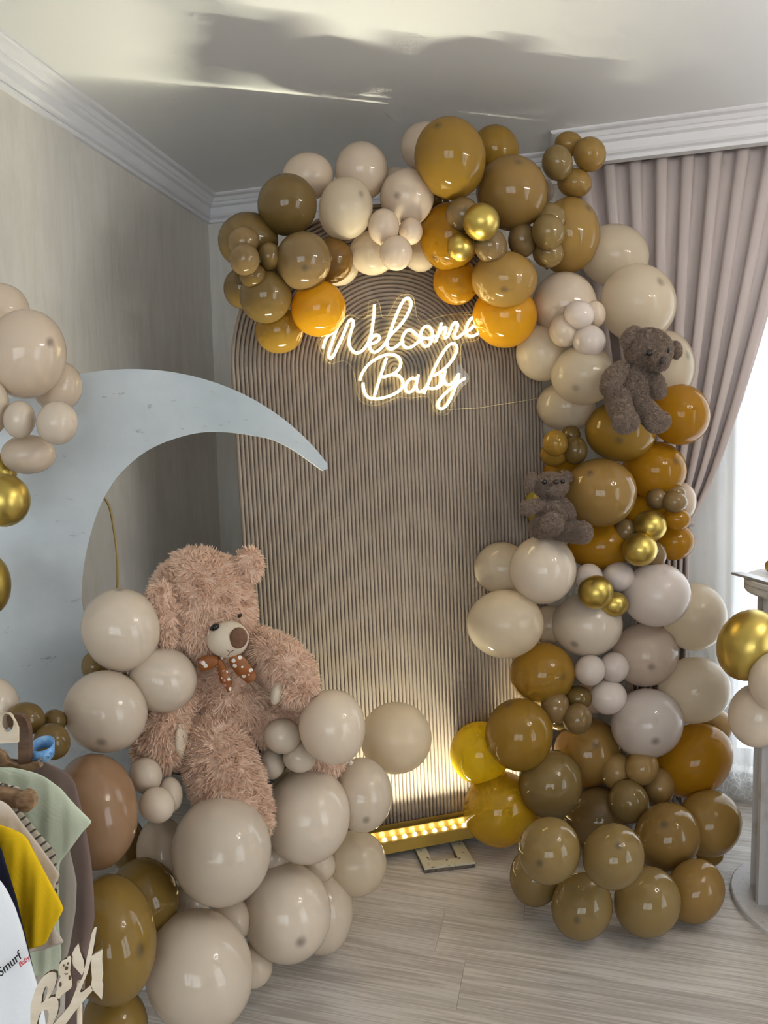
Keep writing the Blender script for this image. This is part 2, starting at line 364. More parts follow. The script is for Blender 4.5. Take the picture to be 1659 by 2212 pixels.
LATEX = {
    'C': latex('cream_latex', (.78, .665, .50), .48), 'C2': latex('pale_cream_latex', (.77, .65, .515), .24), 'C3': latex('shade_cream_latex', (.75, .625, .485), .26),
    'P': latex('peach_latex', (.76, .62, .475), .28), 'P2': latex('peach_clear_latex', (.79, .65, .53), .48), 'W': latex('white_latex', (.80, .695, .62), .30),
    'M': latex('mocha_latex', (.20, .125, .038), .22), 'M2': latex('dark_brown_latex', (.23, .12, .028), .24), 'M3': latex('golden_brown_latex', (.33, .205, .05), .22, .08),
    'T': latex('olive_tan_latex', (.285, .19, .068), .2), 'T2': latex('taupe_latex', (.265, .17, .07), .2), 'T3': latex('caramel_latex', (.345, .205, .06), .26),
    'A': latex('amber_latex', (.38, .22, .034), .36), 'A2': latex('honey_latex', (.43, .265, .075), .36), 'A3': latex('light_caramel_latex', (.48, .305, .115), .26),
    'O': latex('orange_latex', (.68, .34, .015), .34), 'O2': latex('dark_orange_latex', (.52, .26, .016), .48), 'Y': latex('yellow_latex', (.80, .56, .02), .48),
    'Y2': latex('olive_yellow_latex', (.55, .42, .08), .4), 'Y3': latex('golden_amber_latex', (.55, .34, .02), .36), 'R': latex('rose_brown_latex', (.40, .235, .13), .14, .14),
}
def chrome_latex(name, col, rough):
    return plain(name, col, rough, .92, .5)
LATEX['G'] = chrome_latex('gold_chrome_latex', (.58, .43, .11), .34); LATEX['G2'] = chrome_latex('dull_gold_latex', (.46, .33, .08), .38)

# ------------------------------------------------------------------ the room
X0, X1, Y0, Y1, H = ROOM['x0'], ROOM['x1'], ROOM['y0'], ROOM['y1'], ROOM['h']
TH = .24
fl = tag(MB().box(X0-TH, X1+TH, Y0-TH, Y1+TH, -.12, -.012).build('floor', M['gap']), 'pale ash laminate floor of long narrow planks', None, None, 'structure')
PW, PL = .192, 1.285
base = None; row = 0; y = Y0
while y < Y1:
    x = X0 - random.random()*PL
    w_ = min(PW, Y1-y)
    while x < X1:
        a, b_ = max(x, X0), min(x+PL, X1)
        if b_-a > .02:
            full = abs(b_-a-PL) < 1e-6 and abs(w_-PW) < 1e-6
            if full and base is not None:
                o = bpy.data.objects.new('plank', base); COL.objects.link(o); o.parent = fl; o.location = (a, y, 0)
            else:
                mb = MB().box(0, b_-a-.0007, 0, w_-.0007, -.012, 0)
                o = mb.build('plank', M['plank']); o.parent = fl; o.location = (a, y, 0)
                if full: base = o.data
        x += PL
    y += PW
tag(MB().box(X0-TH, X1+TH, Y0-TH, Y1+TH, H, H+.12).build('ceiling', M['ceiling']), 'smooth off-white ceiling', None, None, 'structure')
tag(MB().box(X0-TH, X0, Y0-TH, Y1+TH, 0, H).build('wall_left', M['wall']), 'grey-beige wall of streaky silk plaster', None, None, 'structure')
a, b_, c, d = WIN1
tag(MB().box(X0-TH, a, Y1, Y1+TH, 0, H).box(b_, X1+TH, Y1, Y1+TH, 0, H).box(a, b_, Y1, Y1+TH, 0, c).box(a, b_, Y1, Y1+TH, d, H).build('wall_back', M['wall']), 'back wall of the same streaky plaster', None, None, 'structure')
a, b_, c, d = WIN2
tag(MB().box(X1, X1+TH, Y0-TH, a, 0, H).box(X1, X1+TH, b_, Y1+TH, 0, H).box(X1, X1+TH, a, b_, 0, c).box(X1, X1+TH, a, b_, d, H).build('wall_right', M['wall']), 'plastered side wall with a window', None, None, 'structure')
a, b_, c, d = WIN3
tag(MB().box(X0-TH, a, Y0-TH, Y0, 0, H).box(b_, X1+TH, Y0-TH, Y0, 0, H).box(a, b_, Y0-TH, Y0, 0, c).box(a, b_, Y0-TH, Y0, d, H).build('wall_rear', M['wall']), 'plastered wall behind the viewer', None, None, 'structure')
PROF = [(0, -.10), (.014, -.10), (.017, -.088), (.012, -.082), (.022, -.078), (.028, -.070), (.031, -.042), (.046, -.037), (.050, -.030), (.050, -.026), (.056, -.024), (.066, -.012), (.084, -.010), (.09, -.006), (.09, 0)]
def run(name, start, end, parent=None, lab=None):
    """moulding: start(d) and end(d) give the xy of the two ends of the profile line that stands d off the wall."""
    v = []; n = len(PROF)
    for (d_, z) in PROF: v.append((*start(d_), H+z))
    for (d_, z) in PROF: v.append((*end(d_), H+z))
    f = [(i, i+1, n+i+1, n+i) for i in range(n-1)]
    o = mesh_obj(name, v, f, M['trim'], parent)
    return tag(o, lab, None, None, 'structure') if parent is None else o
run('trim_1', lambda d: (X0+d, Y0), lambda d: (X0+d, Y1-d), None, 'white stepped cornice along the left wall')
run('trim_2', lambda d: (X0+d, Y1-d), lambda d: (.053-d, Y1-d), None, 'white stepped cornice along the back wall')
PX, PY = .053, 2.783
pel = tag(MB().box(PX, X1, PY, PY+.018, 2.50, H).box(PX, PX+.018, PY+.018, Y1, 2.50, H).build('trim_3', M['trim']), 'white curtain pelmet box with stepped cornice face', None, None, 'structure')
run('cornice_front', lambda d: (PX-d, PY-d), lambda d: (X1, PY-d), pel)
run('cornice_return', lambda d: (PX-d, Y1), lambda d: (PX-d, PY-d), pel)
def window(name, mk, w_, h_, lab):
    r = empty(name, mk(0, 0, 0), lab, None, None, 'structure')
    fr = MB()
    for q in ((0, w_, 0, .06), (0, w_, h_-.06, h_), (0, .06, .06, h_-.06), (w_-.06, w_, .06, h_-.06), (w_/2-.045, w_/2+.045, .06, h_-.06)):
        vv = [mk(u, z, t) for t in (0, .05) for (u, z) in ((q[0], q[2]), (q[1], q[2]), (q[1], q[3]), (q[0], q[3]))]
        fr.add(vv, [(0, 1, 2, 3), (7, 6, 5, 4), (0, 4, 5, 1), (1, 5, 6, 2), (2, 6, 7, 3), (3, 7, 4, 0)])
    fr.build('window_frame', M['frame'], r)
    for k in (0, 1):
        u0, u1 = (.06, w_/2-.045) if k == 0 else (w_/2+.045, w_-.06)
        MB().add([mk(u0, .06, .025), mk(u1, .06, .025), mk(u1, h_-.06, .025), mk(u0, h_-.06, .025)], [(0, 1, 2, 3)]).build('pane', M['acrylic'], r)
window('window_1', lambda u, z, t: (WIN1[0]+u, Y1+.10+t, WIN1[2]+z), WIN1[1]-WIN1[0], WIN1[3]-WIN1[2], 'bright tall window behind the sheer curtain')
window('window_2', lambda u, z, t: (X1+.10+t, WIN2[0]+u, WIN2[2]+z), WIN2[1]-WIN2[0], WIN2[3]-WIN2[2], 'side window out of the picture to the right')

window('window_3', lambda u, z, t: (WIN3[0]+u, Y0-.10-t, WIN3[2]+z), WIN3[1]-WIN3[0], WIN3[3]-WIN3[2], 'window in the wall behind the viewer')

# ------------------------------------------------------------------ curtains
def grid_surface(name, fn, ns, nt, mat, parent=None, thick=0):
    v = [fn(i/ns, j/nt) for j in range(nt+1) for i in range(ns+1)]
    f = [(j*(ns+1)+i, j*(ns+1)+i+1, (j+1)*(ns+1)+i+1, (j+1)*(ns+1)+i) for j in range(nt) for i in range(ns)]
    o = mesh_obj(name, v, f, mat, parent, True)
    if thick:
        m = o.modifiers.new('cloth', 'SOLIDIFY'); m.thickness = thick
    return o
ZT = 1.16
def drape(s, t):
    z = 2.52 - t*2.50
    xt = .035 + .845*s; xb = .30 + .185*s
    ph = 2*math.pi*9*s
    if z > ZT:
        tau = (z-ZT)/(2.52-ZT); g = tau**.70
        x = xb + (xt-xb)*g; amp = .020 + .012*(1-tau)
    else:
        q = (ZT-z)/ZT; x = xb*(1-.25*q) + (.06+.42*s)*.25*q; amp = .032-.006*q
    c = math.cos(ph); y = 2.845 + amp*(abs(c)**.7*(1 if c > 0 else -1)) + .006*math.sin(ph*.5+3*t)
    x += .008*math.sin(ph*2)*(.5+.5*math.sin(5*t))
    return (x, min(y, 2.885), z)
cur = empty('curtain', (.4, 2.845, 0), 'heavy dusty-mauve drape with deep folds, swept aside behind the balloons', 'curtain')
grid_surface('drape', drape, 216, 60, M['curtain'], cur)
MB().tube([(.27, 2.80, 1.17), (.38, 2.793, 1.155), (.49, 2.80, 1.145)], .012, 8).build('tieback', M['curtain'], cur)
tul = empty('sheer_curtain', (1.1, 2.905, 0), 'white sheer floor-length tulle curtain glowing in front of the window', 'curtain')
grid_surface('tulle', lambda s, t: (.02+2.1*s, 2.912+.012*math.sin(2*math.pi*30*s+.6*math.sin(4*t))+.005*math.sin(2*math.pi*7*s), 2.52-t*2.35), 420, 6, M['tulle'], tul)
grid_surface('lace_hem', lambda s, t: (.02+2.1*s, 2.912+.012*math.sin(2*math.pi*30*s+.6*math.sin(4))+.005*math.sin(2*math.pi*7*s), .17-t*(.150+.012*math.cos(2*math.pi*14*s))), 420, 4, M['lace'], tul)

# ------------------------------------------------------------------ ribbed backdrop panel
BN = np.array([-.474057, .880494, 0]); BD = np.array([.880494, .474057, 0]); DB = 2.325
BC = np.array([-.5555, 2.3415, 1.7187]); _rr = math.radians(1.7)
BX = math.cos(_rr)*BD + np.array([0, 0, math.sin(_rr)]); BZ = -math.sin(_rr)*BD + np.array([0, 0, math.cos(_rr)])
def bp(u, v, d=0.):                         # panel coordinates: u right, v up from the arch centre, d out of the panel towards the room
    return BC + u*BX + v*BZ - d*BN
def on_board(px, py, off=0.):
    d = FWD + (px-CX)/FPX*RGT - (py-CY)/FPX*UPV
    return EYE + d*((DB-off)/(d@BN))
RB, BOT = .555, -1.655
panel = empty('ribbed_backdrop', bp(0, BOT), 'tall taupe arched backdrop panel covered in fine vertical ribs', 'backdrop')
arc = [(RB*math.cos(a), RB*math.sin(a)) for a in np.linspace(0, math.pi, 49)]
plate('back_sheet', [arc+[(-RB, BOT), (RB, BOT)]], lambda u, v, d: bp(u, v, d-.009), .012, M['rib'], panel)
NR = 40; pitch = RB/NR
for k in range(NR):
    rc = pitch*(k+.5)
    na = max(8, int(rc*110))
    path = [(rc, BOT)] + [(rc*math.cos(a), rc*math.sin(a)) for a in np.linspace(0, math.pi, na+1)] + [(-rc, BOT)]
    nrm = [(1, 0)] + [(math.cos(a), math.sin(a)) for a in np.linspace(0, math.pi, na+1)] + [(-1, 0)]
    v = []; prof = [(-.49, -.003), (-.44, .0022), (-.25, .0056), (0, .0068), (.25, .0056), (.44, .0022), (.49, -.003)]
    for (p, q) in zip(path, nrm):
        for (s_, d_) in prof: v.append(bp(p[0]+q[0]*s_*pitch, p[1]+q[1]*s_*pitch, d_))
    n7 = len(prof)
    f = [(i*n7+j, i*n7+j+1, (i+1)*n7+j+1, (i+1)*n7+j) for i in range(len(path)-1) for j in range(n7-1)]
    o = mesh_obj('rib', v, f, M['rib'], panel, True)
# light bar at its foot
bar = empty('light_bar', bp(0, BOT-.032, .05), 'gold metal light bar with a row of glowing white dots along the panel foot', 'light bar')
mb = MB()
Z0 = BOT-.034
def bbox(mb, u0, u1, d0, d1, v0, v1): mb.box(u0, u1, d0, d1, v0, v1, lambda p: bp(p[0], p[2], p[1]))
bbox(mb, -.56, .57, .012, .085, Z0, Z0+.036)
bbox(mb, -.56, .57, .076, .085, Z0+.036, Z0+.041)
bbox(mb, -.56, .57, .036, .042, Z0+.036, Z0+.060)
bbox(mb, -.56, .57, .012, .020, Z0+.036, Z0+.066)
mb.build('profile', M['goldbar'], bar)
ledm = None
for k in range(30):
    c = bp(-.545+.0375*k, Z0+.040, .060)
    if ledm is None:
        o = MB().ball((0, 0, 0), (.0075, .0075, .006), 10, 6).build('led', M['led'], None, True); ledm = o.data
    else:
        o = bpy.data.objects.new('led', ledm); COL.objects.link(o)
    o.parent = bar; o.location = tuple(c-np.array(bar.location))
ll = bpy.data.lights.new('light_bar_strip', 'AREA'); ll.shape = 'RECTANGLE'; ll.size = 1.10; ll.size_y = .012; ll.energy = 16.0; ll.spread = math.radians(62); ll.color = (1., .97, .74)
lo = bpy.data.objects.new('light_bar_strip', ll); COL.objects.link(lo)
lc = bp(0, Z0+.047, .060); zz = -(math.cos(.03)*BZ + math.sin(.03)*BN); lo.matrix_world = Matrix(((BX[0], np.cross(zz, BX)[0], zz[0], lc[0]), (BX[1], np.cross(zz, BX)[1], zz[1], lc[1]), (BX[2], np.cross(zz, BX)[2], zz[2], lc[2]), (0, 0, 0, 1)))
# chipped frame foot
def on_z(px, py, z):
    d = FWD + (px-CX)/FPX*RGT - (py-CY)/FPX*UPV
    return EYE + d*((z-HC)/d[2])
oc = [on_z(*p, .022)[:2] for p in ((900.6, 1835), (916.9, 1874), (1026.5, 1861), (1001.5, 1818))]
ic = [on_z(*p, .022)[:2] for p in ((924.5, 1833), (933, 1859), (989.6, 1851.6), (978.7, 1822))]
bk = np.array([BN[0], BN[1]])*.10
oc[0] = oc[0]+bk; oc[3] = oc[3]+bk; ic[0] = ic[0]+bk*.7; ic[3] = ic[3]+bk*.7
foot = empty('frame_foot', (*np.mean(oc, 0), 0), 'small chipped white wooden frame lying flat on the floor under the light bar', 'wooden frame')
plate('frame_top', [oc, ic], lambda u, v, d: (u, v, .0165+d), .007, M['old'], foot)
plate('frame_core', [oc, ic], lambda u, v, d: (u, v, .0066+d), .0126, M['oldwood'], foot)

# ------------------------------------------------------------------ neon sign
sign = empty('neon_sign', on_board(870, 780, .035), 'glowing white neon script sign on clear acrylic hung on the panel', 'neon sign')
def npx(p, off): return on_board(660+p[0]/3.7705, 620+p[1]/3.77, off)
WORDS = {
 'W': [[(145,495),(150,465),(165,425),(190,392),(222,372)], [(262,330),(240,385),(212,470),(192,535),(192,566),(206,578),(226,562),(262,490),(300,410),(330,330),(352,282),(372,266),(388,278),(386,315),(368,375),(355,430),(360,480),(385,520),(425,536),(470,512),(510,455),(538,370),(552,280),(560,200),(562,145)]],
 'e': [[(522,462),(560,455),(592,435),(604,412),(590,392),(565,392),(538,418),(522,465),(532,510),(560,530),(598,515),(635,478),(652,456)]],
 'l': [[(654,455),(690,395),(745,340),(800,275),(842,200),(862,140),(850,100),(826,92),(798,112),(760,185),(722,280),(690,370),(668,440),(668,480),(690,506),(722,498),(765,465),(800,440)]],
 'c': [[(905,385),(870,355),(838,350),(808,375),(790,425),(798,472),(828,495),(868,485),(912,450),(938,415)]],
 'o': [[(985,316),(955,340),(938,395),(945,450),(975,482),(1008,470),(1032,425),(1034,370),(1015,330),(985,316)], [(880,372),(925,402),(985,418),(1040,408),(1075,393)]],
 'm': [[(1058,446),(1080,395),(1110,292)], [(1083,392),(1112,345),(1138,328),(1145,350),(1130,392),(1138,414),(1160,400),(1182,350),(1205,300),(1228,288),(1240,310),(1230,350),(1214,385),(1220,412),(1245,410),(1280,380)]],
 'e2': [[(1280,380),(1335,350),(1375,310),(1390,270),(1372,246),(1345,262),(1318,310),(1308,360),(1325,393),(1360,400),(1405,380)]],
 'B': [[(443,758),(462,705),(510,635),(585,580),(665,550),(735,556),(775,598),(768,655),(725,702),(660,726),(622,730)], [(640,734),(700,715),(760,722),(793,765),(790,815),(750,855),(690,885),(620,905),(555,910),(505,892),(478,845),(470,780)], [(660,578),(638,650),(612,725),(585,810),(560,895)]],
 'a': [[(905,752),(870,742),(835,768),(815,815),(828,852),(860,852),(890,820),(908,770),(920,715)], [(915,745),(903,800),(915,845),(945,850),(985,815)]],
 'b': [[(965,868),(1000,785),(1050,665),(1105,560),(1155,488),(1195,460),(1228,475),(1232,515),(1205,580),(1150,650),(1085,700),(1045,722)], [(1045,722),(1085,702),(1110,730),(1102,780),(1065,820),(1020,825),(985,812)], [(1060,828),(1105,800),(1125,760)]],
 'y': [[(1138,682),(1130,740),(1142,785),(1172,795),(1212,768),(1250,705)], [(1250,705),(1235,770),(1205,860),(1165,940),(1122,988),(1088,984),(1080,950),(1108,900),(1170,838),(1245,778),(1300,742)]],
}
for k, strokes in WORDS.items():
    mb = MB()
    for st in strokes: mb.tube(smooth_path([npx(p, .038) for p in st], 5), .0043, 8)
    tag(mb.build('neon_letter', M['neon'], sign, True), 'neon tube letter '+k[0])
OUT = [(105,470),(150,570),(200,625),(260,610),(320,605),(375,650),(395,720),(412,790),(420,860),(450,930),(550,965),(650,940),(760,895),(850,905),(950,890),(1010,905),(1030,960),(1060,1020),(1110,1045),(1170,1020),(1200,940),(1260,830),(1320,770),(1320,715),(1270,650),(1265,560),(1275,455),(1400,430),(1425,300),(1400,215),(1300,205),(1100,240),(930,280),(895,180),(875,80),(815,58),(740,100),(680,220),(625,250),(600,130),(555,105),(515,130),(500,240),(430,258),(360,222),(250,320),(140,400)]
o3 = npx((700,500), .030)
def aframe(u, v, d): return o3 + u*BD + v*np.array([0,0,1.]) - d*BN
lp = []
for p in smooth_path(OUT, 3, True):
    q = npx(p, .030)-o3; lp.append((float(q@BD), float(q[2])))
plate('acrylic_backing', [lp], aframe, .004, M['acrylic'], sign)
MB().tube(smooth_path([np.append(0, q)[1:] if False else aframe(q[0], q[1], .002) for q in lp[::3]], 3, True), .0006, 4, True, True).build('backing_edge', M['cord'], sign)
for p in ((1095,1025), (535,945), (140,505), (1300,735)):
    MB().tube([npx(p, 0.006), npx(p, .036)], .003, 8).build('standoff', M['greyslat'], sign)
MB().tube(smooth_path([npx((1150,998), .02), npx((1400,985), .016), npx((1560,960), .014), npx((1700,940), .014), npx((1990,890), .014)], 6), .0013, 5).build('power_wire', M['cord'], sign)
MB().tube([npx((330,232), .033), npx((870,230), .033), npx((1420,225), .033)], .0005, 4).build('hanging_wire', M['cord'], sign)

# ------------------------------------------------------------------ moon panel
mo = at(350, 1000, 1.86); _t = _y + math.radians(22)
MT = np.array([math.cos(_t), math.sin(_t), 0]); MN = np.array([-math.sin(_t), math.cos(_t), 0])
def moon_uv(px, py):
    d = FWD + (px-CX)/FPX*RGT - (py-CY)/FPX*UPV
    P = EYE + d*((MN@(mo-EYE))/(MN@d)); return float((P-mo)@MT), float(P[2]-mo[2])
def circle_fit(pts):
    P = np.array(pts); A = np.c_[2*P, np.ones(len(P))]; s = np.linalg.lstsq(A, (P**2).sum(1), rcond=None)[0]
    return s[0], s[1], math.sqrt(s[2]+s[0]**2+s[1]**2)
oc_ = circle_fit([moon_uv(*p) for p in ((174,809.5),(294,796),(405,811),(506,845),(603.5,899.5),(648.7,935.7),(694,987.7))])
inn = [moon_uv(*p) for p in ((696,1017),(660,991),(626,968),(585,949),(544.7,941),(511,935.7),(469,933),(430,935),(388,944.6),(345,960),(304,983),(260,1022),(236,1055),(219.4,1086),(205,1122),(194,1160),(185,1200),(179,1241.6),(176,1290))]
ic_ = circle_fit(inn)
tip = moon_uv(706, 1012)
a0 = math.atan2(tip[1]-oc_[1], tip[0]-oc_[0])
# inner edge: as seen on the upper half, mirrored downwards about its own level; the lower horn ends behind the bear
zc = inn[-1][1]
inner = smooth_path(inn, 3)
ulim = moon_uv(335, 1640)[0]
low = [(p[0], 2*zc-p[1]) for p in inner[::-1] if p[0] < ulim]
a1 = -math.radians(48)
a1 = math.acos(max(-1, min(1, (ulim-oc_[0])/oc_[2])))*-1
outer = [(oc_[0]+oc_[2]*math.cos(a), oc_[1]+oc_[2]*math.sin(a)) for a in np.linspace(a0+.02, 2*math.pi+a1, 120)]
def inroom(p):
    q = mo + p[0]*MT
    if q[0] < X0+.012: p = ((X0+.012-mo[0])/MT[0], p[1])
    return p
loop = [tip] + [inroom(p) for p in outer] + [inroom(p) for p in low[::-1] if p[1] < zc-.01] + [inroom(p) for p in inner[::-1]]
moon = empty('crescent_moon_panel', (*(mo+oc_[0]*MT)[:2], 0), 'big white painted crescent moon panel standing by the left wall', 'moon panel')
plate('crescent', [loop], lambda u, v, d: mo + u*MT + np.array([0, 0, v]) - d*MN, .016, M['moon'], moon)
zb = mo[2]+oc_[1]-oc_[2]
for s_ in (-.22, .12):
    MB().box(-.03, .03, -.018, .018, 0, zb+.09, lambda p, s_=s_: mo + (oc_[0]+s_+p[0])*MT + (.028+p[1])*MN + np.array([0, 0, p[2]-mo[2]])).build('support_post', M['moon'], moon)
MB().box(-.32, .30, -.12, .12, 0, .02, lambda p: mo + (oc_[0]+p[0])*MT + (.028+p[1])*MN + np.array([0, 0, p[2]-mo[2]])).build('base_board', M['moon'], moon)
mc = [on for on in ((226,1076),(238,1100),(247,1150),(253,1200),(254,1260),(250,1330))]
tag(MB().tube(smooth_path([at(x_, y_, 1.98) for x_, y_ in mc], 6), .0035, 6).build('hanging_cord', M['yellowcord'], None, True), 'thin mustard cord hanging behind the crescent moon', 'cord')

# ------------------------------------------------------------------ balloons
def balloon(name, P, a, b, ang, dot, mat, nr=18, ns=30):
    P = np.array(P); d = EYE-P; d /= np.linalg.norm(d)
    e1 = np.cross([0, 0, 1.], d); e1 /= np.linalg.norm(e1); e2 = np.cross(d, e1)
    A = math.radians(ang); ax = math.cos(A)*e1+math.sin(A)*e2; bx = -math.sin(A)*e1+math.cos(A)*e2
    c = (a+b)*.5*1.04
    if dot: g = np.array([dot[0], dot[1], math.sqrt(max(.02, 1-dot[0]**2-dot[1]**2))])
    else:
        g = np.array([rng.uniform(-.5, .5), rng.uniform(-.5, .5), -.35 if rng.random() < .0 else .6])
    g /= np.linalg.norm(g)
    h = np.array([1., 0, 0]) if abs(g[0]) < .8 else np.array([0, 1., 0])
    gx = np.cross(h, g); gx /= np.linalg.norm(gx); gy = np.cross(g, gx)
    ths = list(np.linspace(0, math.pi*.93, nr)) ; prof = [(math.sin(t), math.cos(t)) for t in ths]
    prof = [(r_*(1-.05*max(0, -z_)), z_*(1+.06*max(0, -z_))) for r_, z_ in prof]
    prof += [(.075, -1.10), (.05, -1.15), (.085, -1.19), (.085, -1.22), (.0, -1.22)]
    v = []; cr = []
    for r_, z_ in prof:
        for k in range(ns):
            q = 2*math.pi*k/ns
            s = r_*(math.cos(q)*gx+math.sin(q)*gy)+z_*g
            v.append(P + s[0]*a*ax + s[1]*b*bx + s[2]*c*d); cr.append(z_ if dot else 0.)
    m = len(prof)
    f = [(i*ns+k, i*ns+(k+1) % ns, (i+1)*ns+(k+1) % ns, (i+1)*ns+k) for i in range(m-1) for k in range(ns)]
    return mesh_obj(name, v, f, mat, None, True, {'crown': cr}, P)
GROUPS = {'arch': 'balloons of the arch garland', 'ped': 'balloons tied to the pedestal', 'left': 'balloons at the left picture edge', 'floor': 'balloons of the floor garland'}
